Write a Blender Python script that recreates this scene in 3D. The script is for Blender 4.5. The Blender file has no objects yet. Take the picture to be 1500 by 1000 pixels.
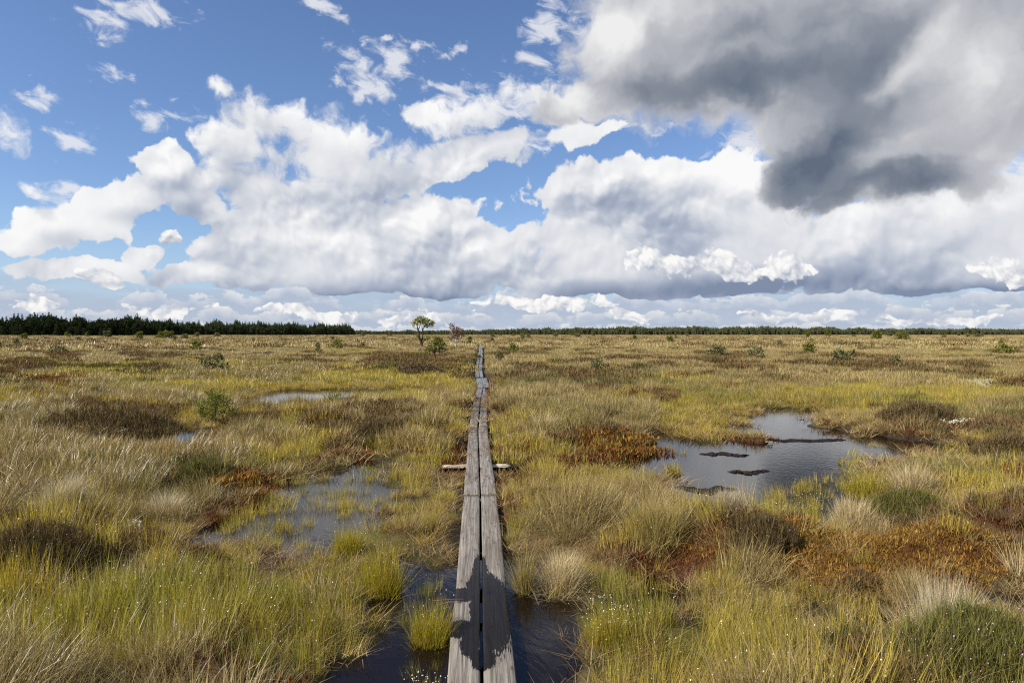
import bpy, math, random, os
import numpy as np
from mathutils import Vector, Matrix

sc = bpy.context.scene
COL = sc.collection
R = math.radians
DEV = os.environ.get('BOGDEV', '')

# ------------------------------------------------------------------ camera
CAM_Z = 1.76            # eye height over the water; the planks lie at 0.06
FOC = 1000.0            # focal length in photo pixels (1500 wide = 36 mm, 24 mm lens)
HORIZON = 488.5
PITCH = math.atan((500.0 - HORIZON) / FOC)
YAW = math.atan(47.0 / FOC)      # planks run along +Y, the camera looks a little right of them
cam_d = bpy.data.cameras.new('camera')
cam_d.sensor_width = 36.0
cam_d.lens = 24.0
cam_d.clip_start = 0.05
cam_d.clip_end = 20000.0
cam = bpy.data.objects.new('camera', cam_d)
COL.objects.link(cam)
cam.location = (0.0, 0.0, CAM_Z)
cam.rotation_euler = (R(90) - PITCH, 0.0, -YAW)
sc.camera = cam

F_AX = np.array([math.sin(YAW) * math.cos(PITCH), math.cos(YAW) * math.cos(PITCH), -math.sin(PITCH)])
R_AX = np.array([math.cos(YAW), -math.sin(YAW), 0.0])
U_AX = np.cross(R_AX, F_AX)


def ray(px, py):
    d = F_AX + R_AX * (px - 750.0) / FOC + U_AX * (500.0 - py) / FOC
    return d / np.linalg.norm(d)


def ground(px, py, z=0.0):
    """where the line of sight through a photo pixel meets height z"""
    d = ray(px, py)
    t = (z - CAM_Z) / d[2]
    return np.array([d[0] * t, d[1] * t])


def at_dist(px, dist):
    """ground position in the direction of column px, dist metres away along +Y-ish"""
    d = ray(px, HORIZON)
    d = d[:2] / np.dot(d[:2], F_AX[:2] / np.linalg.norm(F_AX[:2]))
    return d * dist


def to_px(x, y, z):
    x = np.asarray(x, float); y = np.asarray(y, float)
    rx = x * R_AX[0] + y * R_AX[1]
    dz = z - CAM_Z
    f = x * F_AX[0] + y * F_AX[1] + dz * F_AX[2]
    u = x * U_AX[0] + y * U_AX[1] + dz * U_AX[2]
    f = np.where(np.abs(f) < 1e-6, 1e-6, f)
    px = 750 + FOC * rx / f
    py = 500 - FOC * u / f
    return np.where(f > 0.1, px, -1e6), np.where(f > 0.1, py, 1e6)


def to_azel(px, py):
    d = ray(px, py)
    return math.atan2(d[0], d[1]), math.asin(d[2])


# ------------------------------------------------------------------ render look
sc.view_settings.view_transform = 'Standard'
sc.view_settings.look = 'None'
sc.view_settings.gamma = 1.0
EXPO = 0.72
sc.view_settings.exposure = EXPO
sc.render.engine = 'CYCLES'
cy = sc.cycles
cy.max_bounces = 6
cy.diffuse_bounces = 3
cy.glossy_bounces = 3
cy.transmission_bounces = 4
cy.transparent_max_bounces = 4
cy.caustics_reflective = False
cy.caustics_refractive = False
cy.use_adaptive_sampling = True
cy.adaptive_threshold = 0.008
cy.adaptive_min_samples = 12
cy.use_denoising = False
cy.filter_width = 1.2

# ------------------------------------------------------------------ sun
SUN_AZ = R(-112.0)       # compass style, 0 = +Y, positive to the right
SUN_EL = R(36.0)
sd = bpy.data.lights.new('sun', 'SUN')
sd.energy = 4.8
sd.angle = R(0.5)
sd.color = (1.0, 0.93, 0.82)
sun = bpy.data.objects.new('sun', sd)
COL.objects.link(sun)
sdir = Vector((math.sin(SUN_AZ) * math.cos(SUN_EL), math.cos(SUN_AZ) * math.cos(SUN_EL), math.sin(SUN_EL)))
sun.rotation_euler = sdir.to_track_quat('Z', 'Y').to_euler()
sun.location = sdir * 50
# ------------------------------------------------------------------ sky: Nishita blue with procedural clouds fixed in compass direction
world = bpy.data.worlds.new("World")
sc.world = world
world.use_nodes = True
world.cycles.sampling_method = 'NONE'
WT = world.node_tree
WT.nodes.clear()


class S:
    """a socket with arithmetic"""
    def __init__(self, sock): self.s = sock
    def __add__(self, o): return mth('ADD', self, o)
    def __radd__(self, o): return mth('ADD', o, self)
    def __sub__(self, o): return mth('SUBTRACT', self, o)
    def __rsub__(self, o): return mth('SUBTRACT', o, self)
    def __mul__(self, o): return mth('MULTIPLY', self, o)
    def __rmul__(self, o): return mth('MULTIPLY', o, self)
    def __truediv__(self, o): return mth('DIVIDE', self, o)


TREE = [WT]


def _set(sock, v):
    if isinstance(v, S):
        TREE[0].links.new(v.s, sock)
    else:
        sock.default_value = v


def mth(op, a, b=0.0, c=0.0, clamp=False):
    n = TREE[0].nodes.new('ShaderNodeMath')
    n.operation = op
    n.use_clamp = clamp
    _set(n.inputs[0], a); _set(n.inputs[1], b)
    if op in ('MULTIPLY_ADD', 'SMOOTH_MIN', 'SMOOTH_MAX', 'COMPARE'):
        _set(n.inputs[2], c)
    return S(n.outputs[0])


def sat(a): return mth('ADD', a, 0.0, clamp=True)
def mad(a, b, c): return mth('MULTIPLY_ADD', a, b, c)


def sstep(x, lo, hi, o0=0.0, o1=1.0):
    n = TREE[0].nodes.new('ShaderNodeMapRange')
    n.interpolation_type = 'SMOOTHSTEP'
    _set(n.inputs[0], x); _set(n.inputs[1], lo); _set(n.inputs[2], hi); _set(n.inputs[3], o0); _set(n.inputs[4], o1)
    return S(n.outputs[0])


def lstep(x, lo, hi, o0=0.0, o1=1.0):
    n = TREE[0].nodes.new('ShaderNodeMapRange')
    _set(n.inputs[0], x); _set(n.inputs[1], lo); _set(n.inputs[2], hi); _set(n.inputs[3], o0); _set(n.inputs[4], o1)
    return S(n.outputs[0])


def vec(x, y, z=0.0):
    n = TREE[0].nodes.new('ShaderNodeCombineXYZ')
    _set(n.inputs[0], x); _set(n.inputs[1], y); _set(n.inputs[2], z)
    return S(n.outputs[0])


def vmath(op, a, b=(0, 0, 0), scale=None):
    n = TREE[0].nodes.new('ShaderNodeVectorMath')
    n.operation = op
    _set(n.inputs[0], a)
    if op == 'SCALE':
        _set(n.inputs['Scale'], scale)
    elif op not in ('LENGTH', 'NORMALIZE'):
        _set(n.inputs[1], b)
    return S(n.outputs['Value'] if op in ('LENGTH', 'DOT_PRODUCT') else n.outputs[0])


def noise(p, scale, detail=6.0, rough=0.55, dist=0.0, col=False, dims='2D', lac=2.0):
    n = TREE[0].nodes.new('ShaderNodeTexNoise')
    n.noise_dimensions = dims
    _set(n.inputs['Vector'], p)
    n.inputs['Scale'].default_value = scale
    n.inputs['Detail'].default_value = detail
    n.inputs['Roughness'].default_value = rough
    n.inputs['Lacunarity'].default_value = lac
    n.inputs['Distortion'].default_value = dist
    return S(n.outputs['Color' if col else 'Fac'])


def voro(p, scale, detail=2.0, rough=0.5, smooth=None):
    n = TREE[0].nodes.new('ShaderNodeTexVoronoi')
    n.voronoi_dimensions = '2D'
    n.feature = 'F1' if smooth is None else 'SMOOTH_F1'
    _set(n.inputs['Vector'], p)
    n.inputs['Scale'].default_value = scale
    n.inputs['Detail'].default_value = detail
    n.inputs['Roughness'].default_value = rough
    if smooth is not None:
        n.inputs['Smoothness'].default_value = smooth
    return S(n.outputs['Distance'])


def mapping(p, loc, rot, scale):
    n = TREE[0].nodes.new('ShaderNodeMapping')
    n.vector_type = 'TEXTURE'
    _set(n.inputs[0], p)
    n.inputs[1].default_value = loc
    n.inputs[2].default_value = (0, 0, rot)
    n.inputs[3].default_value = scale
    return S(n.outputs[0])


def mixc(f, a, b):
    n = TREE[0].nodes.new('ShaderNodeMix')
    n.data_type = 'RGBA'
    _set(n.inputs[0], f); _set(n.inputs[6], a); _set(n.inputs[7], b)
    return S(n.outputs[2])


def rgb(r, g, b):
    """sRGB 0-255 to linear"""
    f = lambda v: (v / 255.0) / 12.92 if v / 255.0 <= 0.04045 else ((v / 255.0 + 0.055) / 1.055) ** 2.4
    return (f(r), f(g), f(b), 1.0)


def srgb_sky(*c):
    # cloud brightness as the exposed picture shows it
    k = 2.0 ** -EXPO
    r = rgb(*c)
    return (r[0] * k, r[1] * k, r[2] * k, 1.0)


def blob_args(b):
    """an ellipse given by photo pixels -> a patch of sky in azimuth / elevation"""
    px, py, rx, ry = b[:4]
    px += 10; py += 8
    rot = b[4] if len(b) > 4 else 0.0
    az, el = to_azel(px, py)
    c = math.cos(az - YAW)
    return (az, el, 0.0), R(-rot), (rx / FOC * c * c, ry / FOC * c, 1.0)


def blobs(p, lst, k=0.25):
    acc = None
    for b in lst:
        d = vmath('LENGTH', mapping(p, *blob_args(b)))
        acc = d if acc is None else mth('SMOOTH_MIN', acc, d, k)
    return 1.0 - acc


def paint(p, lst, acc=0.0):
    """soft sum of (px, py, rx, ry, rot, amount)"""
    for b in lst:
        d = vmath('LENGTH', mapping(p, *blob_args(b[:5])))
        acc = mad(sstep(d, 1.0, 0.0), b[5], acc)
    return acc


tc = WT.nodes.new('ShaderNodeTexCoord')
sep = WT.nodes.new('ShaderNodeSeparateXYZ')
WT.links.new(tc.outputs['Generated'], sep.inputs[0])
dx, dy, dz = (S(sep.outputs[i]) for i in range(3))
az = mth('ARCTAN2', dx, dy)
el = mth('ARCSINE', dz)
P = vec(az, el)

# shared turbulence
w1 = vmath('SUBTRACT', noise(P, 9.0, 4.0, 0.55, col=True), (0.5, 0.5, 0.5))
w2 = vmath('SUBTRACT', noise(P, 42.0, 4.0, 0.6, col=True), (0.5, 0.5, 0.5))
PW = vmath('ADD', P, vmath('SCALE', w1, scale=0.050))
PW = vmath('ADD', PW, vmath('SCALE', w2, scale=0.011))
PWS = vmath('ADD', P, vmath('SCALE', w1, scale=0.085))
PWS = vmath('ADD', PWS, vmath('SCALE', w2, scale=0.020))

CUM = [  # left complex
    (318, 128, 42, 22, 10), (385, 175, 95, 45, 15), (335, 200, 60, 55), (470, 215, 130, 55, -5), (400, 265, 130, 60),
    (550, 240, 110, 55, -8), (500, 325, 190, 65), (625, 322, 88, 50), (345, 355, 95, 55, -20), (480, 385, 215, 48, 3),
    (285, 392, 60, 20, -5), (690, 375, 60, 45), (640, 400, 120, 38),
    (695, 152, 132, 33, -12), (610, 172, 60, 26, -15), (700, 207, 135, 28, -8), (815, 194, 100, 15, -5),
    # left cumulus
    (232, 245, 52, 46), (185, 285, 92, 34, -12), (270, 283, 56, 34, 10), (62, 325, 84, 40, -14), (20, 345, 66, 30), (130, 320, 60, 26, -10),
    (50, 384, 66, 17, -4), (150, 388, 48, 15), (212, 362, 40, 14, -10), (900, 310, 130, 60), (650, 360, 80, 46), (700, 345, 40, 30),
    (8, 183, 36, 24, 5), (28, 262, 34, 14, 35),
    # right mass
    (815, 270, 46, 34), (905, 258, 90, 42, -5), (1055, 258, 78, 46), (985, 250, 60, 30), (752, 345, 48, 36, -30),
    (880, 335, 160, 75), (1050, 330, 180, 85), (735, 385, 46, 34), (1230, 345, 180, 62), (1430, 300, 170, 58, -10),
    (1380, 380, 260, 50), (980, 405, 260, 34), (780, 390, 90, 34),
]
FRONT = [  (450, 452, 80, 11), (250, 447, 60, 11), (1215, 452, 90, 10), (1370, 457, 80, 9), (905, 452, 50, 9), (590, 455, 50, 10), (60, 440, 60, 12),
     # small bright cumulus in front
    (960, 378, 46, 22), (1005, 384, 62, 24), (1065, 386, 40, 20), (1140, 380, 46, 24), (1446, 380, 46, 24), (1480, 392, 40, 16),
    (760, 432, 62, 14), (820, 436, 60, 12), (1110, 455, 40, 6), (150, 398, 26, 12), (250, 345, 22, 15, -20),
]
DARK = [  # the grey cloud overhead
    (905, 25, 75, 50, 20), (980, 70, 160, 75, -5), (880, 130, 90, 34, -8), (800, 150, 46, 24), (1120, 50, 240, 100), (1180, 120, 220, 60, 5),
    (1350, 90, 190, 130), (1480, 50, 120, 90), (1330, 200, 160, 62, -12), (1200, 235, 96, 46, -12), (1245, 278, 84, 24, -10),
    (1225, 185, 110, 42), (1170, 172, 60, 30), (1410, 215, 85, 55), (1490, 160, 40, 26), (1330, 235, 120, 50, -10), (1440, 190, 60, 50),
]


def cum_field(p, lst, k, fine=True):
    d = blobs(p, lst, k)
    return d


# --- cumulus
dA = blobs(PW, CUM, 0.22)
LIGHT = (-0.016, 0.026, 0.0)
PL = vmath('ADD', PW, LIGHT)
puff = lambda p: voro(p, 10.5, 3.2, 0.52, 0.75)
n0 = noise(PW, 22.0, 7.0, 0.58)
PV = vmath('ADD', vmath('ADD', P, vmath('SCALE', w1, scale=0.045)), vmath('SCALE', w2, scale=0.006))
v0 = puff(PV)
v1 = puff(vmath('ADD', PV, (-0.0060, 0.0095, 0.0)))
DA = mad(n0 - 0.5, 0.95, dA) - (v0 - 0.32) * 0.70 + 0.33
veil = paint(P, [(420, 200, 190, 120, 0, 1.0), (690, 160, 150, 40, -12, 0.9), (760, 204, 150, 26, -6, 0.8), (560, 230, 90, 50, 0, 0.6), (8, 183, 90, 60, 0, 1.1), (28, 262, 80, 40, 30, 1.1), (320, 130, 90, 60, 0, 0.8), (690, 150, 190, 60, -12, 0.5)])
DA = DA - veil * 0.16 + (noise(PWS, 30.0, 7.0, 0.65) - 0.5) * veil * 1.3
base_el = 0.047 + (noise(vec(az, 4.4), 8.0, 4.0, 0.55) - 0.5) * 0.034 + (n0 - 0.5) * 0.02
DA = DA - sstep(el, base_el + 0.012, base_el - 0.014) * 1.6
aA = sstep(DA, 0.0, mad(veil, 0.62, 0.14))
relief = (v1 - v0)
nl = noise(PWS, 6.0, 5.0, 0.55)
ns = noise(P, 16.0, 4.0, 0.5)
dAl = blobs(PL, CUM, 0.22)
deep = sstep(dAl, -0.10, 0.75)                       # how much cloud lies towards the sun
shadeA = paint(P, [
    (560, 440, 300, 32, 2, 0.62), (640, 405, 130, 45, 0, 0.25), (1090, 408, 260, 34, 0, 0.70), (1380, 425, 240, 26, 0, 0.62),
    (870, 425, 130, 30, 0, 0.50), (980, 340, 110, 70, 0, 0.30), (510, 300, 70, 26, 0, 0.10), (270, 300, 60, 22, -10, 0.28), (200, 310, 90, 20, 0, 0.20),
    (340, 270, 55, 60, 10, 0.20), (1290, 385, 160, 40, 0, 0.22), (830, 300, 130, 60, 0, 0.10), (90, 345, 60, 22, 0, 0.16),
    (1100, 245, 90, 50, 0, -0.35), (880, 262, 120, 34, -6, -0.15), (600, 320, 90, 30, 0, -0.25), (235, 240, 40, 34, 0, -0.30), (300, 390, 90, 30, 0, -0.2),
    (470, 345, 120, 26, 0, -0.18),
])
calm = sstep(noise(P, 4.3, 3.0, 0.5), 0.36, 0.62) * (1.0 - veil * 0.65)
sA = shadeA * (0.72 + ns * 0.56) + deep * 0.20 - relief * (calm * 0.60 + 0.10) + (v0 - 0.33) * (calm * 0.28 + 0.05) - (n0 - 0.5) * 0.08 - (nl - 0.5) * 0.42 + sstep(el, base_el + 0.045, base_el) * 0.30 + 0.05
sA = sat(sA)
ramp = WT.nodes.new('ShaderNodeValToRGB')
WT.links.new(sA.s, ramp.inputs[0])
er = ramp.color_ramp
er.elements[0].position = 0.0; er.elements[0].color = srgb_sky(250, 250, 250)
er.elements[1].position = 1.0; er.elements[1].color = srgb_sky(128, 142, 168)
e = er.elements.new(0.28); e.color = srgb_sky(219, 222, 228)
e = er.elements.new(0.58); e.color = srgb_sky(176, 185, 202)
cA = S(ramp.outputs[0])

# --- thin wisps
wn = noise(vec(az * 1.0 + el * 0.5, el * 1.7), 26.0, 8.0, 0.62, 0.4)
wis = blobs(PWS, [(170, 12, 90, 24, -8), (462, 5, 40, 16, 10), (155, 90, 30, 18, -20), (72, 143, 34, 20, -25), (525, 95, 50, 50, 20), (582, 90, 26, 36),
                  (650, 125, 50, 14, -8), (880, 188, 120, 9, -5), (800, 196, 120, 16, -6), (720, 140, 120, 40, -12), (225, 150, 60, 20, 25), (790, 40, 60, 44, -30), (1080, 200, 60, 50, -60), (615, 80, 18, 14),
                  (655, 66, 16, 10, -30), (565, 45, 16, 8), (520, 50, 18, 12), (60, 270, 44, 28, 25), (520, 135, 70, 16), (1470, 170, 60, 60), (1440, 230, 80, 40), (100, 200, 40, 18)], 0.3)
aW = sstep(wis + (wn - 0.5) * 3.4, 0.05, 1.1) * 0.85

# --- low bank along the horizon
pb = vec(az, el * 2.2)
pbw = vmath('ADD', pb, vmath('SCALE', w2, scale=0.022))
bfine = noise(pbw, 34.0, 6.0, 0.62)
bpuff = voro(pbw, 42.0, 2.0, 0.5, 0.7)
veil_n = noise(vec(az, el * 6.0), 7.0, 5.0, 0.55)
aB0 = sstep(el + (veil_n - 0.5) * 0.09, 0.085, 0.035) * 0.85      # grey-blue veil behind
RANGES = []
for k, (e0, amp, f, shift, top, low) in enumerate([
        (0.060, 0.075, 9.0, 3.1, (238, 239, 240), (178, 190, 210)),
        (0.036, 0.050, 13.0, 7.7, (243, 241, 236), (172, 185, 206)),
        (0.017, 0.032, 17.0, 12.9, (240, 238, 232), (184, 196, 214))]):
    tn = noise(vec(az, shift), f, 5.0, 0.55)
    D_ = e0 + (tn - 0.52) * amp - el + (bfine - 0.5) * 0.022 - (bpuff - 0.35) * 0.014
    a_ = sstep(D_, 0.0, 0.0045) * sstep(tn, 0.36, 0.46) * sstep(D_, 0.055, 0.022 + 0.008 * k)
    s_ = sat(lstep(D_, 0.0, 0.020) * 0.75 + (0.5 - bfine) * 1.3 + (bpuff - 0.35) * 0.7 + 0.12)
    RANGES.append((a_ * 0.93, mixc(s_, srgb_sky(*top), srgb_sky(*low))))

# --- small bright cumulus
dF = blobs(PW, FRONT, 0.18)
vf = voro(PV, 26.0, 3.0, 0.55, 0.6)
vf1 = voro(vmath('ADD', PV, (-0.003, 0.006, 0.0)), 26.0, 3.0, 0.55, 0.6)
DF = mad(n0 - 0.5, 1.1, dF) - (vf - 0.32) * 0.9 + 0.34
aF = sstep(DF, 0.0, 0.22)
dFl = blobs(PL, FRONT, 0.18)
sF = sat(sstep(dFl, -0.4, 0.9) * 0.40 - (vf1 - vf) * 1.3 + (vf - 0.33) * 0.6 + 0.08 - (n0 - 0.5) * 0.3)
cF = mixc(sF, srgb_sky(251, 250, 248), srgb_sky(176, 184, 200))

# --- dark cloud
PD = vmath('ADD', P, vmath('SCALE', w1, scale=0.075))
PD = vmath('ADD', PD, vmath('SCALE', w2, scale=0.012))
dD = blobs(PD, DARK, 0.3)
nd = noise(PWS, 11.0, 8.0, 0.52)
DD = mad(nd - 0.5, 1.15, dD) + 0.26 + (noise(PW, 34.0, 6.0, 0.62) - 0.5) * 0.42
aD = sstep(DD, 0.0, 0.48)
shD = paint(PD, [
    (1060, 120, 230, 46, -6, 0.55), (1250, 130, 170, 80, 0, 0.38), (1190, 232, 120, 56, -20, 0.62), (1240, 272, 150, 40, -10, 0.42), (1350, 250, 130, 36, -8, 0.38), (1150, 215, 50, 40, 0, 0.2), (1240, 185, 110, 40, 0, 0.22), (1330, 275, 90, 24, -8, 0.2),
    (930, 120, 90, 40, 0, 0.20), (1150, 30, 260, 70, 0, 0.22), (1280, 60, 110, 60, -30, 0.25),
    (885, 40, 80, 70, 0, -0.42), (1345, 60, 100, 46, -50, -0.30), (1300, 105, 60, 34, -30, -0.28), (1410, 110, 130, 80, -40, -0.26), (820, 140, 70, 36, 0, -0.34), (970, 20, 150, 46, 0, -0.16), (1440, 215, 60, 40, 0, -0.15),
    (1330, 190, 60, 30, -30, -0.12),
], 0.38)
ndl = noise(vmath('ADD', PWS, (-0.012, 0.014, 0.0)), 11.0, 5.0, 0.45)
sD = sat(shD + (ndl - nd) * 0.42 + sstep(DD, 0.8, 0.0) * -0.22)
rampD = WT.nodes.new('ShaderNodeValToRGB')
WT.links.new(sD.s, rampD.inputs[0])
er = rampD.color_ramp
er.elements[0].position = 0.0; er.elements[0].color = srgb_sky(238, 238, 238)
er.elements[1].position = 1.0; er.elements[1].color = srgb_sky(98, 110, 128)
e = er.elements.new(0.3); e.color = srgb_sky(190, 192, 198)
e = er.elements.new(0.65); e.color = srgb_sky(138, 145, 157)
cD = S(rampD.outputs[0])

# the rest of the sky (out of frame): broken cloud, so that light and reflections are right
outside = sstep(mth('ABSOLUTE', az - YAW), 0.66, 0.85)
high = sstep(el, 0.46, 0.60)
outside = mth('MAXIMUM', outside, high)
gn = noise(S(tc.outputs['Generated']), 2.6, 7.0, 0.55, dims='3D')
aG = sstep(gn, 0.47, 0.62) * outside
cG = mixc(sstep(gn, 0.52, 0.75), srgb_sky(244, 244, 244), srgb_sky(172, 178, 190))

sky = WT.nodes.new('ShaderNodeTexSky')
sky.sky_type = 'NISHITA'
sky.sun_disc = False
sky.sun_elevation = SUN_EL
sky.sun_rotation = SUN_AZ
sky.altitude = 100.0
sky.air_density = 1.0
sky.dust_density = 0.3
sky.ozone_density = 3.0
SKY_STRENGTH = 0.076


def background(col, strength):
    n = WT.nodes.new('ShaderNodeBackground')
    _set(n.inputs[0], col)
    n.inputs[1].default_value = strength
    return n.outputs[0]


def over(fac, below, col):
    n = WT.nodes.new('ShaderNodeMixShader')
    _set(n.inputs[0], fac)
    WT.links.new(below, n.inputs[1])
    WT.links.new(background(col, 1.0), n.inputs[2])
    return n.outputs[0]


tint = WT.nodes.new('ShaderNodeMix'); tint.data_type = 'RGBA'; tint.blend_type = 'MULTIPLY'
tint.inputs[0].default_value = 1.0
WT.links.new(sky.outputs[0], tint.inputs[6])
tint.inputs[7].default_value = (0.90, 0.96, 1.12, 1.0)
keep = 1.0 - outside
c = background(S(tint.outputs[2]), SKY_STRENGTH)
c = over(sstep(el, 0.16, -0.01) * 0.75, c, srgb_sky(178, 203, 232))      # pale air low in the sky
c = over(aW * keep, c, srgb_sky(232, 234, 240))
c = over(aB0 * keep, c, srgb_sky(176, 189, 209))
for a_, c_ in RANGES:
    c = over(a_ * keep, c, c_)
c = over(aA * keep, c, cA)
c = over(aF * keep, c, cF)
c = over(aD * keep, c, cD)
c = over(aG, c, cG)
# distance haze low over the horizon
c = over(sstep(el, 0.05, -0.01) * 0.28, c, srgb_sky(205, 214, 226))
out = WT.nodes.new('ShaderNodeOutputWorld')
WT.links.new(c, out.inputs[0])
# ------------------------------------------------------------------ helpers
def hash2(ix, iy, seed):
    h = (ix.astype(np.int64) * 374761393 + iy.astype(np.int64) * 668265263 + seed * 982451653) & 0xFFFFFFFF
    h = ((h ^ (h >> 13)) * 1274126177) & 0xFFFFFFFF
    h = h ^ (h >> 16)
    return (h & 0xFFFF) / 65535.0


def vnoise(x, y, freq, seed=0):
    x = np.asarray(x) * freq; y = np.asarray(y) * freq
    ix = np.floor(x); iy = np.floor(y)
    fx = x - ix; fy = y - iy
    fx = fx * fx * (3 - 2 * fx); fy = fy * fy * (3 - 2 * fy)
    a = hash2(ix, iy, seed); b = hash2(ix + 1, iy, seed); c = hash2(ix, iy + 1, seed); d = hash2(ix + 1, iy + 1, seed)
    return (a * (1 - fx) + b * fx) * (1 - fy) + (c * (1 - fx) + d * fx) * fy


def fnoise(x, y, freq, seed=0, octv=4, gain=0.5):
    t = 0.0; amp = 1.0; s = 0.0
    for o in range(octv):
        t = t + amp * vnoise(x, y, freq * 2.0 ** o, seed + 17 * o)
        s += amp; amp *= gain
    return t / s


def smooth(a, lo, hi):
    t = np.clip((a - lo) / (hi - lo), 0, 1)
    return t * t * (3 - 2 * t)


def tag(o, label=None, cat=None, group=None, kind=None):
    if label: o['label'] = label
    if cat: o['category'] = cat
    if group: o['group'] = group
    if kind: o['kind'] = kind
    return o


def link(name, me, parent=None):
    o = bpy.data.objects.new(name, me)
    COL.objects.link(o)
    if parent is not None:
        o.parent = parent
    return o


def mesh_np(name, verts, quads=None, tris=None, mats=(), smooth_shade=True, mat_idx=None):
    """fast mesh from numpy arrays"""
    me = bpy.data.meshes.new(name)
    nv = len(verts)
    nq = 0 if quads is None else len(quads)
    nt = 0 if tris is None else len(tris)
    me.vertices.add(nv)
    me.vertices.foreach_set('co', np.asarray(verts, np.float32).ravel())
    loops = []
    if nq: loops.append(np.asarray(quads, np.int32).ravel())
    if nt: loops.append(np.asarray(tris, np.int32).ravel())
    loops = np.concatenate(loops)
    me.loops.add(len(loops))
    me.loops.foreach_set('vertex_index', loops)
    me.polygons.add(nq + nt)
    start = np.concatenate([np.arange(nq) * 4, nq * 4 + np.arange(nt) * 3]).astype(np.int32)
    me.polygons.foreach_set('loop_start', start)
    if smooth_shade:
        me.polygons.foreach_set('use_smooth', np.ones(nq + nt, bool))
    if mat_idx is not None:
        me.polygons.foreach_set('material_index', np.asarray(mat_idx, np.int32))
    for m in mats:
        me.materials.append(m)
    me.update(calc_edges=True)
    return me


def vattr(me, name, vals, kind='FLOAT'):
    a = me.attributes.new(name, kind, 'POINT')
    if kind == 'FLOAT':
        a.data.foreach_set('value', np.asarray(vals, np.float32).ravel())
    elif kind == 'FLOAT_COLOR':
        v = np.ones((len(vals), 4), np.float32); v[:, :3] = vals
        a.data.foreach_set('color', v.ravel())
    elif kind == 'FLOAT_VECTOR':
        a.data.foreach_set('vector', np.asarray(vals, np.float32).ravel())
    elif kind == 'INT':
        a.data.foreach_set('value', np.asarray(vals, np.int32).ravel())


def material(name):
    m = bpy.data.materials.new(name)
    m.use_nodes = True
    m.node_tree.nodes.clear()
    TREE[0] = m.node_tree
    return m


def node(t, **kw):
    n = TREE[0].nodes.new(t)
    for k, v in kw.items():
        setattr(n, k, v)
    return n


def finish(shader):
    o = node('ShaderNodeOutputMaterial')
    TREE[0].links.new(shader, o.inputs[0])
    return o


def attr(name, typ='GEOMETRY', out='Color'):
    n = node('ShaderNodeAttribute', attribute_name=name, attribute_type=typ)
    return S(n.outputs[out])


def bsdf(color, rough=0.8, spec=0.3, normal=None):
    n = node('ShaderNodeBsdfPrincipled')
    _set(n.inputs['Base Color'], color)
    _set(n.inputs['Roughness'], rough)
    _set(n.inputs['Specular IOR Level'], spec)
    if normal is not None:
        TREE[0].links.new(normal.s, n.inputs['Normal'])
    return n


def bump(h, strength=0.5, dist=0.02):
    n = node('ShaderNodeBump')
    n.inputs['Strength'].default_value = strength
    n.inputs['Distance'].default_value = dist
    _set(n.inputs['Height'], h)
    return S(n.outputs[0])


def objco():
    return S(node('ShaderNodeTexCoord').outputs['Object'])


def mulc(a, b, f=1.0):
    n = node('ShaderNodeMix', data_type='RGBA', blend_type='MULTIPLY')
    _set(n.inputs[0], f); _set(n.inputs[6], a); _set(n.inputs[7], b)
    return S(n.outputs[2])


def hsv(c, h=0.5, s=1.0, v=1.0):
    n = node('ShaderNodeHueSaturation')
    _set(n.inputs['Hue'], h); _set(n.inputs['Saturation'], s); _set(n.inputs['Value'], v); _set(n.inputs['Color'], c)
    return S(n.outputs[0])


# ------------------------------------------------------------------ lie of the land (shapes traced on the ground from where the photo shows them)
def gpoly(pts, z=0.0):
    return np.array([ground(px, py, z) for px, py in pts])


POOLS = [gpoly(p) for p in [
    [(905, 683), (975, 668), (962, 640), (1000, 656), (1080, 652), (1130, 655), (1105, 640), (1112, 606), (1162, 600), (1168, 628),
     (1222, 634), (1260, 641), (1330, 648), (1375, 655), (1300, 668), (1250, 678), (1240, 700), (1272, 735), (1225, 778), (1110, 770), (1045, 720), (990, 704), (920, 697)],
    [(396, 716), (430, 704), (462, 712), (535, 676), (552, 690), (530, 725), (562, 745), (520, 775), (480, 806), (410, 815), (330, 780), (392, 750)],
    [(362, 590), (400, 577), (440, 573), (510, 573), (610, 570), (618, 577), (520, 584), (450, 589), (428, 597), (400, 594)],
    [(256, 652), (284, 630), (304, 632), (280, 653)],
    [(566, 862), (585, 842), (612, 850), (640, 872), (668, 868), (664, 900), (650, 1080), (520, 1080), (535, 985), (556, 920)],
    [(738, 846), (760, 838), (782, 862), (815, 890), (840, 925), (858, 1000), (880, 1080), (740, 1080)],
    [(895, 870), (930, 856), (985, 866), (975, 884), (920, 886)],
    [(1190, 898), (1260, 900), (1300, 915), (1250, 925), (1195, 915)],
    [(1478, 880), (1520, 870), (1530, 905), (1485, 898)],
]]


def poly_sd(x, y, poly):
    """signed distance to a polygon, negative inside"""
    d2 = np.full(x.shape, 1e18)
    inside = np.zeros(x.shape, bool)
    n = len(poly)
    for i in range(n):
        ax, ay = poly[i]; bx, by = poly[(i + 1) % n]
        ex, ey = bx - ax, by - ay
        wx, wy = x - ax, y - ay
        t = np.clip((wx * ex + wy * ey) / (ex * ex + ey * ey), 0, 1)
        d2 = np.minimum(d2, (wx - ex * t) ** 2 + (wy - ey * t) ** 2)
        c = ((ay > y) != (by > y)) & (x < ex * (y - ay) / (ey if abs(ey) > 1e-9 else 1e-9) + ax)
        inside ^= c
    d = np.sqrt(d2)
    return np.where(inside, -d, d)


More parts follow.
